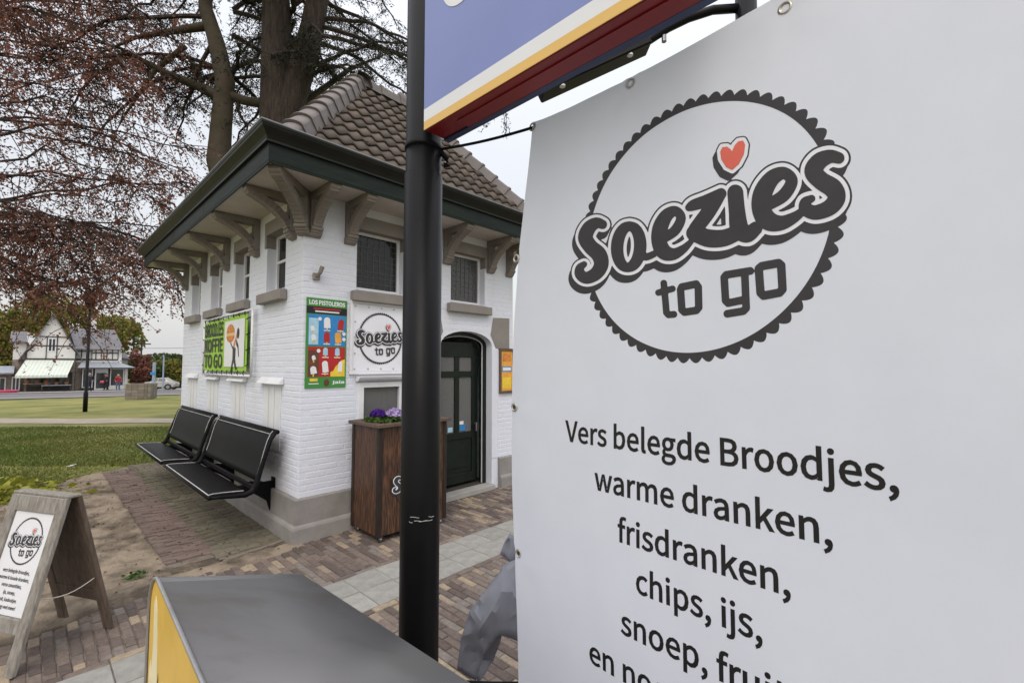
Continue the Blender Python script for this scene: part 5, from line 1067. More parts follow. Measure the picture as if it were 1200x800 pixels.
ins_ = lambda t, z, e=.007: (min(max(t, e), bd - e), min(z, btop_z - e) if z > .5 else z + e)
mb = MB(); mb.prism([bslope(*((lambda q: (q[0], .0015, q[1]))(ins_(t, z)))) for t, z in prof], d2 * .001); yp = mb.build('printed_panel', M['yellow'], bin_)
for nm, pts in (('print_flame', [(.05, .70), (.075, .83), (.07, .93), (.095, .955), (.12, .93), (.14, .84), (.15, .72), (.12, .62), (.075, .60)]), ('print_flame', [(.025, .55), (.03, .76), (.05, .79), (.075, .72), (.08, .55)]), ('print_flame', [(.17, .6), (.19, .75), (.22, .82), (.25, .72), (.25, .58)])):
    MB().prism([bslope(t, .0008, z) for t, z in pts], d2 * .0005).build(nm, M['yellow2'], yp)
for t, z in ((.06, .66), (.16, .79), (.21, .74), (.30, .8)): MB().prism([bslope(t, .0002, z), bslope(t + .004, .0002, z - .05), bslope(t + .010, .0002, z - .05), bslope(t + .006, .0002, z + .02)], d2 * .0005).build('print_mark', M['ink'], yp)
mb = MB(); mb.tube([bslope(t, -.001, z + .001) for t, z in prof], .0038, 6); mb.build('edge_trim', M['binedge'], bin_, smooth=True)
# ------------------------------------------------------------ sandwich board
sb = thing('sandwich_board', 'weathered grey wooden sandwich board with white round-logo menu sheet', 'sandwich board', (-2.34, 2.478, 0))
wv = Vector((-.964, .265, 0)); fv = Vector((-.265, -.964, 0)); SBW = .43; SBH = .80
def sbp(w, f, z): return wv * w + fv * f + Vector((0, 0, z))
def leg_frame(sgn, name, mk):
    top_f, bot_f = .012 * sgn, .205 * sgn
    def at_(w, z, o=0): t = 1 - z / SBH; return sbp(w, top_f + (bot_f - top_f) * t + o * sgn, z)
    fr = thing(name, '', ''); del fr['label']; del fr['category']; fr.parent = sb
    def plank(nm, w0, w1, z0, z1, th=.022, mk2=None, o0=0):
        mb = MB(); P = [at_(w, z, o) for o in (o0, o0 + th) for w, z in ((w0, z0), (w1, z0), (w1, z1), (w0, z1))]; mb.v = [tuple(p) for p in P]
        mb.f = [(0, 1, 2, 3), (7, 6, 5, 4), (0, 4, 5, 1), (1, 5, 6, 2), (2, 6, 7, 3), (3, 7, 4, 0)]; return mb.build(nm, M[mk2 or mk], fr, bevel=.003)
    plank('leg', 0, .062, 0.0, SBH - .005); plank('leg', SBW - .062, SBW, 0.0, SBH - .005)
    plank('top_rail', .0625, SBW - .0625, SBH - .085, SBH - .005); plank('bottom_rail', .0625, SBW - .0625, .17, .235)
    plank('panel', .0625, SBW - .0625, .2355, SBH - .0855, .008, 'boardwhite' if sgn > 0 else mk, .004)
    return at_, fr
atF, ff = leg_frame(1, 'front_frame', 'greywood'); atB, fb = leg_frame(-1, 'rear_frame', 'brownwood')
MB().bar(sbp(-.004, 0, SBH + .002), sbp(SBW + .004, 0, SBH + .002), .058, .014).build('top_board', M['greywood'], sb, bevel=.003)
place_logo(ff, lambda u, v, h: tuple(atF(SBW / 2 - u * .105 + .0, .575 + v * .105, .013 + h)), .0005)
for i, tx in enumerate(('vers belegde broodjes,', 'warme & koude dranken,', 'verse smoothies,', 'ijs, snoep,', 'fruit, kadootjes', 'en nog veel meer!')):
    me = text_mesh('lettering', tx, .0155, M['ink2'], None, .03, 'C', .92); zz = .425 - i * .032
    remap(me, lambda u, v, w: atF(SBW / 2 - u, zz + v, .0132)); obj('lettering', me, ff)
MB().tube([atF(.02, .32, -.006).lerp(atB(.02, .32, -.006), t) - Vector((0, 0, .03 * math.sin(t * math.pi))) for t in np.linspace(0, 1, 9)], .0026, 6).build('cord', M['rope'], sb)
# ------------------------------------------------------------ grey plastic sheet hanging behind the banner's lower corner
def bag():
    t = thing('plastic_sheet', 'crumpled grey plastic sheet hanging by the banner lower corner', 'plastic sheet', (-.06, 1.62, .38))
    def folded(pts, faces, nm):
        mb = MB(); mb.v = [Vector(p) for p in pts]; mb.f = faces; me = mb.mesh(nm, M['plasticbag'])
        bm = bmesh.new(); bm.from_mesh(me); bmesh.ops.subdivide_edges(bm, edges=bm.edges, cuts=4, use_grid_fill=True)
        for v in bm.verts:
            p = v.co; n = Vector((p.x * 11, p.z * 9, p.y * 5)); v.co += Vector((fractal(n, .9, 2, 2) * .006, abs(fractal(n * 1.7 + Vector((2, 7, 1)), .9, 2, 2)) * .022 - .005, fractal(n + Vector((5, 5, 5)), .9, 2, 2) * .004))
        for f in bm.faces: f.smooth = True
        bm.to_mesh(me); bm.free(); me.set_sharp_from_angle(angle=R(22)); o = obj(nm, me, t, solid=.0012); return o
    P = [(.179, .0, .491), (.031, -.04, .444), (-.025, -.07, .38), (-.082, -.06, .306), (-.109, -.04, .212), (-.125, -.02, .088), (-.059, -.05, .075), (-.036, -.07, .175), (.018, -.09, .251), (.176, -.02, .144), (.083, -.07, .352), (.019, -.12, .377), (-.045, -.10, .273), (.177, -.02, .328)]
    folded(P, [(0, 1, 10), (0, 10, 13), (1, 11, 10), (1, 2, 11), (2, 12, 11), (2, 3, 12), (3, 4, 12), (4, 5, 7), (5, 6, 7), (4, 7, 12), (12, 7, 8), (11, 12, 8), (11, 8, 10), (10, 8, 13), (8, 9, 13)], 'outer_fold')
    folded([(-.07, .0, .217), (.031, -.02, .229), (-.006, .04, .079), (-.055, .01, .026), (-.102, .04, .093)], [(0, 1, 2), (0, 2, 4), (2, 3, 4)], 'inner_fold')
    folded([(.05, .02, .53), (.10, .03, .50), (.06, .0, .43), (.02, .01, .46)], [(0, 1, 2), (0, 2, 3)], 'loop_fold')
bag()
c = MB().tube([(PX + .05, PY + .02, .585), (PX + .10, PY + .06, .545), (PX + .2, PY + .12, .50), (PX + .33, PY + .12, .50), (PX + .48, PY + .05, .52)], .0055, 8).build('cable', M['black'])
c['label'] = 'black cable running from the pole foot clamp behind the banner'; c['category'] = 'cable'

# ------------------------------------------------------------ trees
def curve_pts(p0, p1, sag, n, wob=.0, seed=0):
    r = np.random.default_rng(seed); p0, p1 = np.array(p0, float), np.array(p1, float); t = np.linspace(0, 1, n)[:, None]
    P = p0 + (p1 - p0) * t; P[:, 2] += sag * 4 * (t * (1 - t))[:, 0]
    w = np.cumsum(r.normal(0, wob, (n, 3)), 0); w -= w[0]; return P + w * np.sin(t * math.pi * .5)
def cedar():
    bx, by = -5.25, 10.0; zb = zg(bx, by) - .05
    T = thing('cedar_tree', 'huge dark cedar with forked trunk rising behind the kiosk', 'tree', (bx, by, zb))
    def dens(pts, rad):
        P, Q = [], []
        for (p, q), (r0, r1) in zip(zip(pts[:-1], pts[1:]), zip(rad[:-1], rad[1:])):
            for t in np.linspace(0, 1, 6, endpoint=False): P.append(tuple(Vector(p).lerp(Vector(q), t))); Q.append(r0 + (r1 - r0) * t)
        return P + [pts[-1]], Q + [rad[-1]]
    def rough_tube(pts, rad, n=36, amp=.035):
        pts, rad = dens(pts, rad)
        m = len(pts); P = [Vector(p) for p in pts]; b = len(tr_.v)
        for i, p in enumerate(P):
            d = (P[min(i + 1, m - 1)] - P[max(i - 1, 0)]).normalized(); x = d.cross(Vector((0, 1, 0))).normalized(); y = d.cross(x).normalized()
            for k in range(n):
                a = 2 * math.pi * k / n; r = rad[i] * (1 + amp * math.sin(a * 5 + i * .1) + amp * .6 * math.sin(a * 9 - i * .15 + 1) + amp * 1.1 * fractal(Vector((math.cos(a) * 5, math.sin(a) * 5, i * .22)), .8, 2.0, 4)); tr_.v.append(tuple(p + (x * math.cos(a) + y * math.sin(a)) * r))
        tr_.f.extend((b + i * n + k, b + i * n + (k + 1) % n, b + (i + 1) * n + (k + 1) % n, b + (i + 1) * n + k) for i in range(m - 1) for k in range(n))
    tr_ = MB()
    rough_tube([(0, 0, -.1), (0, 0, .6), (0, 0, 2), (.02, 0, 4), (.0, 0, 6), (-.05, 0, 7.2), (-.10, 0, 8.6), (-.16, 0, 10.5), (-.2, 0, 14)], [.62, .48, .42, .38, .37, .36, .31, .26, .17])
    rough_tube([(.06, .02, 6.6), (.20, .02, 7.4), (.42, .05, 8.3), (.66, .08, 9.4), (.95, .1, 11.5), (1.1, .1, 14)], [.25, .29, .27, .25, .2, .12])
    tr_.build('trunk', M['cedarbark'], T, smooth=True)
    tr_ = MB()
    rough_tube([(-.1, 0, 3.0), (-.35, -.1, 4.0), (-.62, -.15, 4.9), (-1.02, -.2, 5.45), (-1.22, -.2, 6.1), (-1.16, -.2, 7.3), (-1.13, -.2, 7.9), (-1.35, -.2, 8.8), (-1.62, -.2, 9.6), (-1.7, -.2, 11.5)], [.26, .26, .25, .245, .225, .20, .19, .165, .14, .1], 14, .03)
    rough_tube([(-1.14, -.2, 7.62), (-.7, -.1, 7.52), (-.2, 0, 7.5)], [.11, .10, .11], 10, .02)
    rough_tube([(-1.15, -.2, 7.5), (-1.7, -.25, 7.78), (-2.4, -.3, 8.05), (-3.4, -.3, 8.6), (-4.2, -.35, 8.8)], [.12, .10, .07, .035, .008], 8, .02)
    rough_tube([(-1.5, -.2, 9.2), (-2.2, -.3, 9.0), (-2.9, -.5, 8.7), (-3.7, -.6, 8.2)], [.10, .07, .04, .008], 8, .02)
    rough_tube([(-2.0, -.25, 8.7), (-2.6, -.3, 8.1), (-3.1, -.4, 7.1), (-3.3, -.45, 6.6)], [.06, .045, .022, .006], 8, .02)
    rough_tube([(.15, 0, 7.1), (.8, .0, 7.35), (1.35, .0, 7.1), (1.75, .0, 6.7), (2.1, .0, 6.5)], [.13, .10, .07, .035, .008], 8, .02)
    rough_tube([(.2, 0, 7.0), (-.0, .5, 7.6), (1.2, 1.0, 9.0), (2.2, 1.2, 9.6)], [.1, .09, .05, .01], 8, .02)
    tr_.build('limb', M['limbbark'], T, smooth=True)
    br = MB(); V = []
    r = np.random.default_rng(5)
    specs = []
    for k in range(58):
        z0 = r.uniform(8.0, 12.5); side = -1.25 if r.random() < .55 else .3
        an = r.uniform(0, 6.28); ln = r.uniform(1.4, 4.6); e = (side + math.cos(an) * ln, math.sin(an) * ln * .8, z0 + r.uniform(-1.0, .8) - .12 * ln)
        specs.append(((side * .9, 0, z0), e))
    specs += [((-1.6, -.2, 9.4), (-4.8, -.8, 8.2)), ((-1.7, -.2, 10.0), (-4.3, .4, 9.6)), ((-3.2, -.3, 8.5), (-4.6, -.5, 6.6)), ((-2.2, -.3, 8.0), (-3.6, -.6, 6.2)), ((-1.4, -.2, 8.9), (-2.6, .6, 6.6)),
              ((.4, 0, 8.2), (2.9, .2, 8.9)), ((.5, 0, 8.4), (2.6, -.4, 7.6)), ((1.3, 0, 7.1), (2.3, .2, 6.9)), ((.8, .1, 9.6), (3.6, .3, 8.9)), ((.8, .1, 9.0), (3.0, .6, 7.9)), ((.6, .1, 9.2), (4.4, .3, 8.2)), ((.4, .1, 8.0), (1.9, -.3, 8.0)), ((-.9, -.1, 7.6), (-.6, -.4, 6.4)), ((-1.1, -.2, 8.2), (-1.9, -.2, 7.0)), ((.9, .1, 9.4), (5.2, .6, 7.6))]
    for k, (p, q) in enumerate(specs):
        P = curve_pts(p, q, .25, 12, .06, k); L = np.linalg.norm(np.array(q) - np.array(p)); br.tube(P, np.linspace(.055, .012, 12), 5)
        nt = int(L * 10)
        for _ in range(nt):
            t = r.uniform(.22, 1); f = t * 11; i = min(10, int(f)); s = P[i] + (P[i + 1] - P[i]) * (f - i)
            d = r.normal(size=3); d[2] = -abs(d[2]) * .7 - .15; d /= np.linalg.norm(d); ln = r.uniform(.25, .75); e = s + d * ln; e[2] -= .1 * ln
            br.tube([s, (s + e) / 2 + [0, 0, .04], e], [.008, .006, .003], 3, False)
            m = int(ln * 52); tt = r.uniform(.15, 1.05, m)[:, None]; c = s + (e - s) * tt + r.normal(0, .045, (m, 3)); nd = r.normal(size=(m, 3)) * .7 + d; nd /= np.linalg.norm(nd, axis=1)[:, None]
            l = r.uniform(.05, .11, m)[:, None]; w = np.cross(nd, r.normal(size=(m, 3))); w /= np.linalg.norm(w, axis=1)[:, None]; w *= .013
            V.append(np.stack([c - w, c + w, c + nd * l], 1))
    br.build('branches', M['cedarbark'], T)
    V = np.concatenate(V); cloud('crown', V, 3, M['needle'], T)
cedar()
def beech():
    bx, by = -16.5, 9.6; zb = zg(bx, by) - .05
    T = thing('copper_beech', 'copper beech with drooping reddish foliage at the left edge', 'tree', (bx, by, zb))
    MB().tube([(0, 0, -.1), (0, 0, 1), (.1, 0, 4), (.2, 0, 8), (.1, .1, 13)], [.6, .5, .42, .32, .12], 16).build('trunk', M['beechbark'], T, smooth=True)
    br = MB(); C = []; r = np.random.default_rng(21)
    mains = []
    for k in range(30):
        zt = r.uniform(3.4, 10.2); z0 = zt - r.uniform(-.5, 2.2); x1 = r.uniform(7.0, 10.1) - max(0, zt - 8.0) * .3; y1 = r.uniform(-2.0, 2.0)
        mains.append(((.1, 0, z0), (x1, y1, zt)))
    mains += [((.1, 0, 4.6), (9.6, -.9, 6.2)), ((.1, 0, 4.2), (9.9, -.3, 5.0)), ((.1, 0, 3.6), (9.5, .2, 3.9)), ((.1, 0, 3.4), (9.8, -.2, 3.1)), ((.1, 0, 5.8), (9.4, -.6, 7.4)), ((.1, 0, 7.5), (8.8, -.8, 9.0)), ((.1, 0, 4.0), (9.7, .8, 4.3)), ((.1, 0, 3.2), (8.6, .3, 2.9)), ((.1, 0, 3.4), (7.8, -.2, 3.3)), ((.1, 0, 6), (9.9, 1.4, 5.6))]
    for k in range(10):
        mains.append(((.1, 0, r.uniform(3.2, 4.6)), (r.uniform(6.9, 10.2), r.uniform(-1.6, 1.4), r.uniform(2.5, 3.9))))
    for k, (p, q) in enumerate(mains):
        n = 16; P = curve_pts(p, q, r.uniform(.5, 1.5), n, .13, 100 + k); rad = np.linspace(.05, .006, n); br.tube(P, rad, 6)
        for _ in range(42):
            t = r.uniform(.58, 1.0); f = t * (n - 1); i = min(n - 2, int(f)); s = P[i] + (P[i + 1] - P[i]) * (f - i)
            d = r.normal(size=3) * [1, 1, .55]; d[0] += .55; d[2] -= .45; d /= np.linalg.norm(d); ln = r.uniform(.35, 1.35)
            e = s + d * ln; e[2] -= .36 * ln * ln; mid = (s + e) / 2 + [0, 0, .1 * ln]; br.tube([s, mid, e], [.010, .007, .003], 3, False)
            m = int(ln * 27)
            tt = (1.02 * r.uniform(.0, 1.0, m) ** .6)[:, None]; c = (1 - tt) ** 2 * s + 2 * tt * (1 - tt) * mid + tt ** 2 * e; c = c + r.normal(0, .042, (m, 3)); c[:, 2] -= .02; C.append(c)
    C = np.concatenate(C)
    br.build('branches', M['beechbark'], T); cloud('crown', leaf_quads(C, .044, .2, 1.5, .3), 4, M['beechleaf'], T)
beech()
def bushy_tree(name, label, x, y, h, rx, rz_, mk, n, leaf, group=None, z0=.25, trunk=True, blob=9, seed=0):
    zb = zg(x, y) - .05; T = thing(name, label, 'tree' if trunk else 'hedge', (x, y, zb), 0, group); r = np.random.default_rng(seed)
    if trunk: MB().tube([(0, 0, -.1), (.05, 0, h * .4), (0, .05, h * .85)], [h * .035, h * .025, h * .008], 8).build('trunk', M['beechbark'], T)
    C = []
    for b in range(blob):
        c = np.array([r.uniform(-.7, .7) * rx, r.uniform(-.5, .5) * rx, h * z0 + r.uniform(0.1, .9) * h * (1 - z0)]); s = np.array([rx * .55, rx * .5, rz_ * .5]) * r.uniform(.6, 1.1)
        d = r.normal(size=(n // blob, 3)); d /= np.linalg.norm(d, axis=1)[:, None]; C.append(c + d * s * r.uniform(.65, 1.08, (n // blob, 1)))
    C = np.concatenate(C); C[:, 2] = np.clip(C[:, 2], .05, None); cloud('crown', leaf_quads(C, leaf, .1, 1.3), 4, M[mk], T)

# ------------------------------------------------------------ across the road
HZ = zg(HX, HY) + .02
def hs(px, d=0):
    k = (px - 600) / 533.3; return (k * (HY + UX * d) - (HX - UY * d)) / (UX - k * UY)
def hz(py, s=0, d=0): return 1.5 + (428 - py) / 533.3 * (HY + UY * s + UX * d) - HZ
def at(px, py, d=0): s = hs(px, d); return s, hz(py, s, d)
def rect(px0, px1, py0, py1, d=0):
    s0, s1 = hs(px0, d), hs(px1, d); sm = (s0 + s1) / 2; return s0, s1, hz(py1, sm, d), hz(py0, sm, d)
def house():
    Hh = thing('timbered_house', 'white half-timbered house with slate roofs and striped awning across the road', 'house', (HX, HY, HZ), ROT)
    def blk(name, mk, px0, px1, py0, py1, d0, d1, par=Hh, zmin=None, bev=0):
        s0, s1, z0, z1 = rect(px0, px1, py0, py1, 0); z0 = zmin if zmin is not None else z0
        return MB().box(s0, s1, d0, d1, z0, z1).build(name, M[mk], par, bevel=bev)
    # gabled wing
    s0, s1 = hs(31), hs(89); zE, zA, zF = hz(411), hz(371), hz(421); sm = (s0 + s1) / 2
    gw = MB(); gw.prism([(s0, 0, zF), (s1, 0, zF), (s1, 0, zE), (sm, 0, zA), (s0, 0, zE)], (0, 5, 0)); gw.build('gable_wall', M['plaster'], Hh)
    blk('stone_base', 'stone', 31, 89, 421, 460, .02, 5, zmin=0)
    rf = MB()
    for sg in (-1, 1):
        e = s0 - .45 if sg < 0 else s1 + .45; ze = zE - .45 * (zA - zE) / (sm - s0)
        rf.prism([(sm, -.25, zA + .16), (e, -.25, ze + .1), (e, -.25, ze - .02), (sm, -.25, zA + .02)], (0, 5.4, 0))
    rf.build('gable_roof', M['slate'], Hh)
    tb = lambda px0, px1, py0, py1, n='timber': blk(n, 'htimber', px0, px1, py0, py1, -.05, -.001)
    for a, b_, c, d in ((31, 89, 419.8, 421.6), (31, 89, 404.5, 405.7), (53.6, 54.6, 405.7, 419.8), (66, 67, 405.7, 419.8), (30.6, 31.8, 405.7, 419.8), (88.2, 89.4, 405.7, 419.8), (45, 80, 394, 395), (54, 55, 395, 404.5), (66, 67, 395, 404.5)): tb(a, b_, c, d)
    for p, q in (((31.5, 412), (40, 404)), ((88.5, 412), (81, 404))):
        (x0, z0), (x1, z1) = at(*p), at(*q); MB().bar((x0, -.03, z0), (x1, -.03, z1), .09, .05, (0, 1, 0)).build('timber', M['htimber'], Hh)
    def win(px0, px1, py0, py1, d=-.03, fm='white', mull=True):
        x0, x1, z0, z1 = rect(px0, px1, py0, py1); f = .07
        w = MB().box(x0, x0 + f, d, d + .06, z0, z1).box(x1 - f, x1, d, d + .06, z0, z1).box(x0 + f, x1 - f, d, d + .06, z0, z0 + f).box(x0 + f, x1 - f, d, d + .06, z1 - f, z1)
        if mull: w.box((x0 + x1) / 2 - .03, (x0 + x1) / 2 + .03, d, d + .06, z0 + f, z1 - f)
        o = w.build('window', M[fm], Hh); MB().box(x0 + f, x1 - f, d + .015, d + .025, z0 + f, z1 - f).build('pane', M['pane2'], o)
    win(55.5, 65.5, 396, 412)
    # left annexe and lean-to
    blk('annexe_wall', 'plaster', 15, 30.5, 400, 421, .5, 5); blk('annexe_base', 'stone', 15, 30.5, 421, 461, .45, 5, zmin=0); s_a = hs(15) - .2
    MB().prism([(s_a, .2, hz(403)), (s0, .2, hz(403)), (s0, 2.6, hz(390)), (s_a, 2.6, hz(390))], (0, 0, .12)).build('annexe_roof', M['slate'], Hh)
    MB().prism([(hs(-25), -1.4, hz(437)), (hs(18), -1.4, hz(437)), (hs(18), .4, hz(430)), (hs(-25), .4, hz(430))], (0, 0, .1)).build('lean_to_roof', M['canopy'], Hh)
    blk('lean_to_wall', 'stone', -25, 15, 436, 461, -.2, .4, zmin=0)
    win(15.5, 25.5, 441, 457, -.25)
    win(-6, 9, 442, 458, -.26)
    # middle and right wing
    blk('middle_wall', 'plaster', 89.5, 107, 406, 424, .25, 5); blk('middle_base', 'stone', 89.5, 97, 424, 460, .2, 5, zmin=0)
    for a, b_, c, d in ((89.6, 107, 405.5, 407), (89.6, 107, 411, 412), (95.5, 96.5, 407, 421), (89.6, 107, 420, 422)):
        x0, x1, z0, z1 = rect(a, b_, c, d); MB().box(x0, x1, .2, .249, z0, z1).build('timber', M['htimber'], Hh)
    blk('wing_wall', 'plaster', 107, 143, 408, 425.5, 0, 5); 
    for a, b_, c, d in ((107, 138.5, 408, 409.5), (107, 138.5, 413, 414), (107, 138.5, 420.5, 422)): tb(a, b_, c, d)
    for px in (107.3, 112, 118.5, 125, 131.5, 138): tb(px, px + .9, 409.5, 420.5)
    x0, x1, zE2 = hs(88), hs(145), hz(408.5); zR = hz(382); xr0, xr1 = hs(104), hs(137)
    rr_ = MB(); rr_.v = [(x0, -.35, zE2), (x1, -.35, zE2), (x1, 5.4, zE2), (x0, 5.4, zE2), (xr0 - 1.2, 2.4, zR), (xr1, 2.4, zR)]; rr_.f = [(0, 1, 5, 4), (1, 2, 5), (2, 3, 4, 5), (3, 0, 4), (0, 3, 2, 1)]
    rr_.build('wing_roof', M['slate'], Hh)
    x, z = at(107.5, 382, 2.4); MB().box(x - .22, x + .22, 2.2, 2.6, z - .6, z + .75).build('chimney', M['plaster'], Hh)
    x, z = at(100.5, 400, .6); MB().box(x - .25, x + .25, .35, 1.2, z - .55, z + .35).build('dormer', M['htimber'], Hh)
    # canopy and shop front
    cz0, cz1 = hz(430.5, 2), hz(423.8, 2); c0, c1 = hs(91), hs(157)
    cm = MB(); cm.v = [(c0, -1.3, cz0), (c1, -1.3, cz0), (c1, -.02, cz0), (c0, -.02, cz0), (c0 + .3, -.02, cz1), (c1 - 1.1, -.02, cz1)]; cm.f = [(0, 1, 5, 4), (0, 3, 2, 1), (1, 2, 5), (0, 4, 3), (2, 3, 4, 5)]; cm.build('canopy', M['canopy'], Hh)
    MB().box(c0, c1, -1.32, -1.28, cz0 - .1, cz0 - .002).build('canopy_fascia', M['htimber'], Hh)
    blk('shop_wall', 'htimber', 97, 147, 430.5, 461, -.02, .4, zmin=0); blk('shop_stall_riser', 'plaster', 129, 148, 452, 461, -.1, -.025, zmin=0)
    win(97.5, 110, 431.5, 454, -.1, mull=False); win(130, 146.5, 431.5, 452, -.1, mull=False)
    x0, x1, z0, z1 = rect(112.2, 127.6, 431, 460); z0 = 0
    dw = MB().box(x0, x0 + .09, -.12, -.03, z0, z1).box(x1 - .09, x1, -.12, -.03, z0, z1).box(x0 + .09, x1 - .09, -.12, -.03, hz(437), z1).box(x0 + .09, x1 - .09, -.11, -.03, .0, .12).build('shop_door', M['white'], Hh)
    MB().box(x0 + .1, x1 - .1, -.08, -.06, .13, hz(437.2)).build('pane', M['pane2'], dw)
    blk('side_pier', 'plaster', 147, 150.5, 431, 461, -.1, .4, zmin=0)
    MB().box(hs(143.5), hs(153), 1.5, 5, hz(430), hz(418)).build('rear_wall', M['plaster'], Hh)
    MB().prism([(hs(143), 1.2, hz(419)), (hs(155), 1.2, hz(421)), (hs(152), 3, hz(412)), (hs(143), 3, hz(411))], (0, 0, .1)).build('rear_roof', M['slate'], Hh)
    # awning of sloping stripes with a valance
    t0, t1, zt = hs(30.5), hs(87.5), hz(422); zb_ = hz(439.5, -1, -2); q0, q1 = hs(19, -2.0), hs(80.5, -2.0); N = 26
    aw = None
    for k in range(N):
        f0, f1 = k / N, (k + 1) / N; mk = 'awning' if k % 2 else 'awning2'
        P = [(t0 + (t1 - t0) * f0, -.05, zt), (t0 + (t1 - t0) * f1, -.05, zt), (q0 + (q1 - q0) * f1, -2.0, zb_), (q0 + (q1 - q0) * f0, -2.0, zb_)]
        mb = MB(); mb.poly(P); mb.poly([P[3], P[2], (P[2][0], -2.01, zb_ - .18), (P[3][0], -2.01, zb_ - .18)]); o = mb.build('awning_stripe', M[mk], Hh, solid=.02)
    blk('shop_recess', 'dark', 33, 86, 436, 461, -.015, .01, zmin=0)
    for a, b_ in ((36, 50), (53, 67), (70, 84)): win(a, b_, 438, 453, -.08, 'htimber')
    return Hh
house()
def stall(px, d, label, w, h, mk):
    x = hs(px, d); p = (HX + UX * x - UY * d, HY + UY * x + UX * d); t = thing('display_table', label, 'table', (p[0], p[1], HZ), ROT)
    MB().box(-w / 2, w / 2, -.3, .3, h - .05, h).build('top', M[mk], t)
    for a in (-1, 1):
        for b in (-1, 1): MB().box(a * (w / 2 - .05) - .03, a * (w / 2 - .05) + .03, b * .25 - .03, b * .25 + .03, 0, h - .05).build('leg', M['htimber'], t)
    for k in range(3): MB().tube([(-w / 3 + k * w / 3, 0, h), (-w / 3 + k * w / 3, 0, h + .22)], [.09, .14], 8).build('pot', M['terracotta'], t)
stall(45, -1.2, 'plain display table under the striped awning, left one', 1.5, .7, 'stone'); stall(68, -1.5, 'display table with grey cloth under the striped awning, right one', 1.7, .55, 'canopy')
x = hs(7, -2.5); p = (HX + UX * x + UY * 2.5, HY + UY * x - UX * 2.5)
t = thing('paddling_tub', 'low pink plastic tub on the pavement at the far left', 'tub', (p[0], p[1], HZ)); MB().tube([(0, 0, 0), (0, 0, .14), (0, 0, .26)], [.62, .72, .8], 16).build('shell', M['pink'], t)
# people in front of the shop
def person(px, py_foot, d, h, label, top, legs, hair, turn, held=None):
    x = hs(px, d); t = (HX + UX * x - UY * d, HY + UY * x + UX * d); k = h / 1.75
    J = {'pel': (0, 0, .95), 'chest': (0, .02, 1.28), 'neck': (0, .03, 1.47), 'head': (0, -.0, 1.60), 'crown': (0, .01, 1.68), 'shl': (-.19, .02, 1.40), 'shr': (.19, .02, 1.40), 'ell': (-.26, .03, 1.12), 'elr': (.26, .02, 1.12), 'hal': (-.22, -.14, .95), 'har': (.21, -.16, .98),
         'hil': (-.10, 0, .90), 'hir': (.10, 0, .90), 'knl': (-.12, -.03, .50), 'knr': (.12, .02, .50), 'anl': (-.12, .0, .08), 'anr': (.13, .06, .08), 'tol': (-.14, -.14, .04), 'tor': (.15, -.10, .04)}
    E = [('pel', 'chest'), ('chest', 'neck'), ('neck', 'head'), ('head', 'crown'), ('chest', 'shl'), ('chest', 'shr'), ('shl', 'ell'), ('shr', 'elr'), ('ell', 'hal'), ('elr', 'har'), ('pel', 'hil'), ('pel', 'hir'), ('hil', 'knl'), ('hir', 'knr'), ('knl', 'anl'), ('knr', 'anr'), ('anl', 'tol'), ('anr', 'tor')]
    rad = dict(pel=.16, chest=.18, neck=.065, head=.105, crown=.085, shl=.085, shr=.085, ell=.06, elr=.06, hal=.04, har=.04, hil=.10, hir=.10, knl=.075, knr=.075, anl=.055, anr=.055, tol=.045, tor=.045)
    names = list(J); me = bpy.data.meshes.new('body'); me.from_pydata([tuple(c * k for c in J[n]) for n in names], [(names.index(a), names.index(b)) for a, b in E], [])
    o = bpy.data.objects.new('body', me); COL.objects.link(o); o.modifiers.new('skin', 'SKIN'); o.modifiers.new('sub', 'SUBSURF').levels = 2
    sv = me.skin_vertices[0].data
    for i, n in enumerate(names): sv[i].radius = (rad[n] * k, rad[n] * k * (.75 if n in ('pel', 'chest') else 1)); sv[i].use_root = (n == 'pel')
    dg = bpy.context.evaluated_depsgraph_get(); dg.update(); m2 = bpy.data.meshes.new_from_object(o.evaluated_get(dg)); bpy.data.objects.remove(o)
    P = thing('person', label, 'person', (t[0], t[1], HZ), ROT + turn); m2.materials.clear()
    for q in (legs, top, 'skin'): m2.materials.append(M[q])
    for f in m2.polygons:
        z = f.center.z / k; r_ = math.hypot(f.center.x, f.center.y) / k
        f.material_index = 2 if z > 1.45 or (z < 1.03 and z > .85 and r_ > .2) else (1 if z > .86 else 0); f.use_smooth = True
    body = obj('body', m2, P)
    mb = MB(); mb.grid(lambda u, v: (.112 * k * math.cos(u * 6.283) * math.sin(.05 + v * 1.75), .03 * k + .118 * k * math.sin(u * 6.283) * math.sin(.05 + v * 1.75), 1.615 * k + .13 * k * math.cos(.05 + v * 1.75)), 12, 6); mb.build('hair', M[hair], P, smooth=True)
    if held: MB().box(-.3 * k, .05 * k, -.38 * k, -.16 * k, .78 * k, 1.0 * k).build('held_bundle', M[held], P, bevel=.05, seg=2)
person(106.5, 459, -2.4, 1.50, 'person in dark blue clothes standing behind the thin black lamp post', 'navy', 'navy', 'hair', .5)
person(125.5, 458, -1.6, 1.42, 'person in dark clothes holding a bundle at the shop door', 'darkcloth', 'darkcloth', 'darkcloth', -.9, 'pink')
person(140, 457, -2.6, 1.38, 'person in red jacket and blue jeans before the shop window', 'redcloth', 'jeans', 'hair', .2)
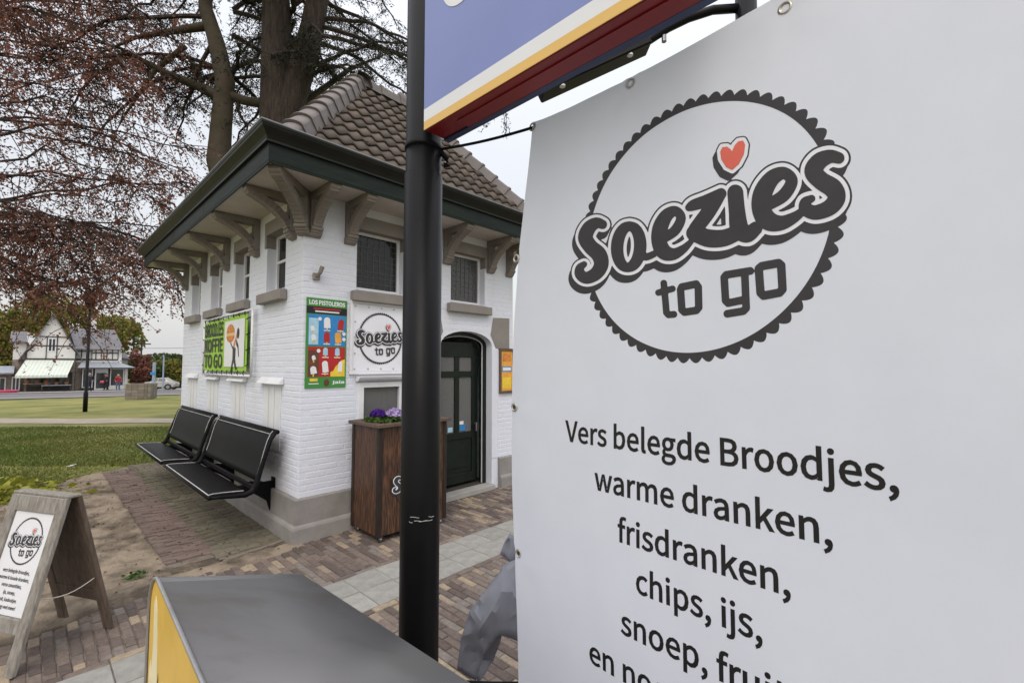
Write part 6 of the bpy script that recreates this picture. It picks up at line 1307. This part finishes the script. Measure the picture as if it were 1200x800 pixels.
# block planter, posts, car, hedges on the far side
def gy(py): return (1.5 - .14) / ((py - 428) / 533.3 - .02)
def gxy(px, py): Y = gy(py); return ((px - 600) / 533.3 * Y, Y)
x, y = gxy(148.5, 467.3); bpl = thing('block_planter', 'square grey block planter wall on the grass by the road', 'planter', (x, y, zg(x, y) - .02), ROT - .42)
bw_, bh_ = 1.15, .86
for r_ in range(5):
    for k in range(4):
        for sd_ in range(4):
            L = bw_ / 4; off = (.5 * L if r_ % 2 else 0); x0 = k * L + .004; x1 = (k + 1) * L - .004
            m = Matrix.Translation((bw_ / 2, bw_ / 2, 0)) @ Matrix.Rotation(sd_ * math.pi / 2, 4, 'Z') @ Matrix.Translation((-bw_ / 2, -bw_ / 2, 0))
            MB().box(x0, x1 if k < 3 else x1 - .15, 0, .14, r_ * bh_ / 5 + .003, (r_ + 1) * bh_ / 5 - .003, m).build('block', M['blockwall'], bpl)
MB().box(.145, bw_ - .145, .145, bw_ - .145, .02, bh_ - .08).build('soil', M['soil'], bpl)
x, y = gxy(103, 481); zl = zg(x, y) - .02
lpst = thing('lamp_post', 'slim black lamp post standing on the grass before the timbered house', 'lamp post', (x, y, zl))
MB().tube([(0, 0, -.1), (0, 0, .7), (0, 0, .72), (0, 0, 3.9)], [.07, .07, .052, .048], 14).build('shaft', M['pole'], lpst, smooth=True)
MB().tube([(0, 0, 3.9), (0, 0, 3.95), (0, 0, 4.3), (0, 0, 4.4), (0, 0, 4.5)], [.07, .14, .2, .22, .05], 12).build('lantern', M['pole'], lpst, smooth=True)
def post(px, py, top, r_, label, mk='bluepost', plate=None):
    x, y = gxy(px, py); y = min(y, 44); x = (px - 600) / 533.3 * y; z = zg(x, y); hh = 1.5 + (428 - top) / 533.3 * y - z
    t = thing('street_post', label, 'post', (x, y, z - .02)); MB().tube([(0, 0, -.1), (0, 0, hh)], r_, 10).build('shaft', M[mk], t)
    if plate: MB().box(-.16, .16, -.12, -.1, hh * plate[0], hh * plate[1]).build('sign_plate', M['pblue'], t)
post(181.5, 462, 424, .10, 'thick blue-grey post with small sign beside the silver car', plate=(.62, .70)); post(192.3, 457.5, 417, .06, 'thin blue-grey post rising in front of the silver car')
for px, lb in ((156.5, 'left wooden utility pole behind the red shrub'), (165.5, 'right wooden utility pole behind the red shrub')):
    Y = 60; x = (px - 600) / 533.3 * Y; t = thing('utility_pole', lb, 'pole', (x, Y, zg(x, Y))); MB().tube([(0, 0, -.1), (0, 0, 6.2)], .1, 8).build('shaft', M['htimber'], t)
    MB().box(-1.2, 1.2, -.05, .05, 5.3, 5.45).build('cross_arm', M['htimber'], t)
wx0, wx1 = (150 - 600) / 533.3 * 60, (215 - 600) / 533.3 * 60
for k, z in enumerate((3.9, 3.0, 2.3)):
    o = MB().tube([(wx0 - 4 + (wx1 - wx0 + 8) * t, 60, z + .0 * t - .15 * math.sin(t * math.pi)) for t in np.linspace(0, 1, 8)], .025, 5).build('overhead_wire', M['htimber']); o['label'] = ('uppermost', 'middle', 'lowest')[k] + ' overhead wire between the wooden utility poles'; o['category'] = 'wire'; o['group'] = 'overhead wires'
def car():
    px0, px1, py = 176.5, 206.5, 457.6; Y = 41.0; z = zg(0, Y) + .01; x0, x1 = (px0 - 600) / 533.3 * Y, (px1 - 600) / 533.3 * Y; L = (x1 - x0) * .96; xc = (x0 + x1) / 2
    T = thing('parked_car', 'silver hatchback parked by the hedge across the road', 'car', (xc, Y, z), .30); k = L / 2
    side = [(-k, .28), (-k, .62), (-k * .95, .74), (-k * .62, .78), (-k * .30, 1.10), (k * .22, 1.14), (k * .62, .80), (k * .93, .70), (k, .55), (k, .28)]
    side = [(x, z_ * .95) for x, z_ in side]; W2 = .68
    mb = MB(); rings = [(-W2, .92), (-W2 * .96, 1.0), (W2 * .96, 1.0), (W2, .92)]
    for yy, sc in rings: mb.v += [(x * (.99 if sc < 1 else 1), yy * (1 - (.16 if z_ > .8 else 0)), z_ if z_ < .3 else .28 + (z_ - .28) * (.98 if sc < 1 else 1)) for x, z_ in side]
    n = len(side)
    for i in range(3): mb.f += [(i * n + j, i * n + (j + 1) % n, (i + 1) * n + (j + 1) % n, (i + 1) * n + j) for j in range(n)]
    mb.f += [tuple(range(n)), tuple(range(3 * n, 4 * n))[::-1]]; mb.build('body', M['silver'], T, bevel=.04, seg=2)
    for sgn in (-1, 1):
        for xa, xb in ((-.56, -.10), (-.06, .46)):
            zt = 1.03; MB().prism([(k * xa, sgn * W2 * .995, .76), (k * xb, sgn * W2 * .995, .76), (k * (xb - .10 if xb > 0 else xb), sgn * W2 * .865, zt), (k * (xa + (.18 if xa < -.2 else 0)), sgn * W2 * .865, zt)], (0, sgn * .012, 0)).build('side_window', M['pane2'], T)
    for xx in (-.62, .62):
        for yy in (-W2 + .06, W2 - .06):
            w = MB().tube([(k * xx, yy - .09, .27), (k * xx, yy + .09, .27)], .27, 16).build('wheel', M['tyre'], T); MB().tube([(k * xx, yy - .1, .27), (k * xx, yy + .1, .27)], .15, 12).build('rim', M['steel'], w)
    for yy in (-.5, .5): MB().box(-k - .01, -k + .10, yy - .16, yy + .16, .50, .68).build('tail_lamp', M['tail'], T)
    for yy in (-.5, .5): MB().box(k - .12, k + .005, yy - .15, yy + .15, .46, .58).build('headlight', M['signwhite'], T)
car()
def hedge(px0, px1, Y, z0, z1, mk, label, n, leaf=.25):
    x0, x1 = (px0 - 600) / 533.3 * Y, (px1 - 600) / 533.3 * Y; t = thing('hedge', label, 'hedge', ((x0 + x1) / 2, Y, zg(0, Y)), 0, None); r = np.random.default_rng(int(px0) + 7)
    C = np.stack([r.uniform(-.5, .5, n) * (x1 - x0), r.uniform(-.6, .6, n), r.uniform(z0, z1, n) + .3 * np.sin(r.uniform(0, 20, n))], 1); cloud('foliage', leaf_quads(C, leaf, .1, 1.3), 4, M[mk], t)
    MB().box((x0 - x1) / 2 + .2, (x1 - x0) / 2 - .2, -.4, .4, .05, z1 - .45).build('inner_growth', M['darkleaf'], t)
hedge(166, 222, 46, .0, 2.6, 'greenleaf', 'clipped bright green hedge behind the silver car', 5200); hedge(158, 190, 44.2, .0, 1.9, 'darkleaf', 'dark green hedge left of the silver car', 2600)
hedge(222, 330, 47, .0, 2.6, 'greenleaf', 'bright green hedge continuing behind the kiosk', 2500)
bushy_tree('shrub', 'dark red upright shrub between the shop and the silver car', (166 - 600) / 533.3 * 42, 42, 3.9, .8, 1.6, 'beechleaf', 1500, .2, seed=3, z0=.1)
bushy_tree('tree', 'yellow-green spring tree at the far left beside the house', (2 - 600) / 533.3 * 44, 44, 7.5, 2.2, 3.2, 'greenleaf', 6000, .28, seed=4, z0=.12)
bushy_tree('tree', 'yellow-green tree rising behind the slate roof', (120 - 600) / 533.3 * 60, 60, 11.0, 4.2, 3.8, 'greenleaf', 6000, .36, seed=5, z0=.35)
bushy_tree('tree', 'tall mid-green tree rising left behind the gable', (62 - 600) / 533.3 * 64, 64, 12.5, 4.6, 4.2, 'greenleaf', 6000, .36, seed=6, z0=.35)
bushy_tree('tree', 'hazy dark tree far behind the utility poles', (168 - 600) / 533.3 * 80, 80, 4.6, 4.5, 2.2, 'darkleaf', 3000, .4, seed=8, z0=.1)
bushy_tree('tree', 'dark round tree far behind the clipped hedge', (205 - 600) / 533.3 * 84, 84, 4.4, 5, 2.2, 'darkleaf', 3000, .4, seed=9, z0=.1)
# low plant beside the board
p = Vector((-5.85, 5.15, -.03)); t = thing('leafy_plant', 'low yellow-green leafy plant behind the sandwich board', 'plant', p)
n = 620; C = np.stack([rng.normal(0, .42, n), rng.normal(0, .25, n), rng.uniform(.03, .22, n)], 1); C[:, 2] *= np.exp(-(C[:, 0] / .8) ** 2); cloud('leaves', leaf_quads(C, .06, .6, 1.5), 4, M['yleaf'], t)
MB().tube([(0, 0, -.02), (.02, .02, .1)], [.01, .004], 5).build('stem', M['leaf'], t)
p = ab(-1.05, .12, .01); t = thing('weed', 'small green weed in the sand beside the sandwich board', 'plant', p)
n = 60; C = np.stack([rng.normal(0, .03, n), rng.normal(0, .03, n), rng.uniform(.005, .04, n)], 1); cloud('leaves', leaf_quads(C, .02, .5, 1.8), 4, M['leaf'], t)
o = MB().poly([(-.06, -.03, .0), (.05, -.04, .012), (.07, .03, .03), (-.02, .04, .01)]).build('paper_scrap', M['paper']); o.location = gp(-6.55, 6.85, .01); o['label'] = 'white scrap of paper lying on the grass'; o['category'] = 'litter'
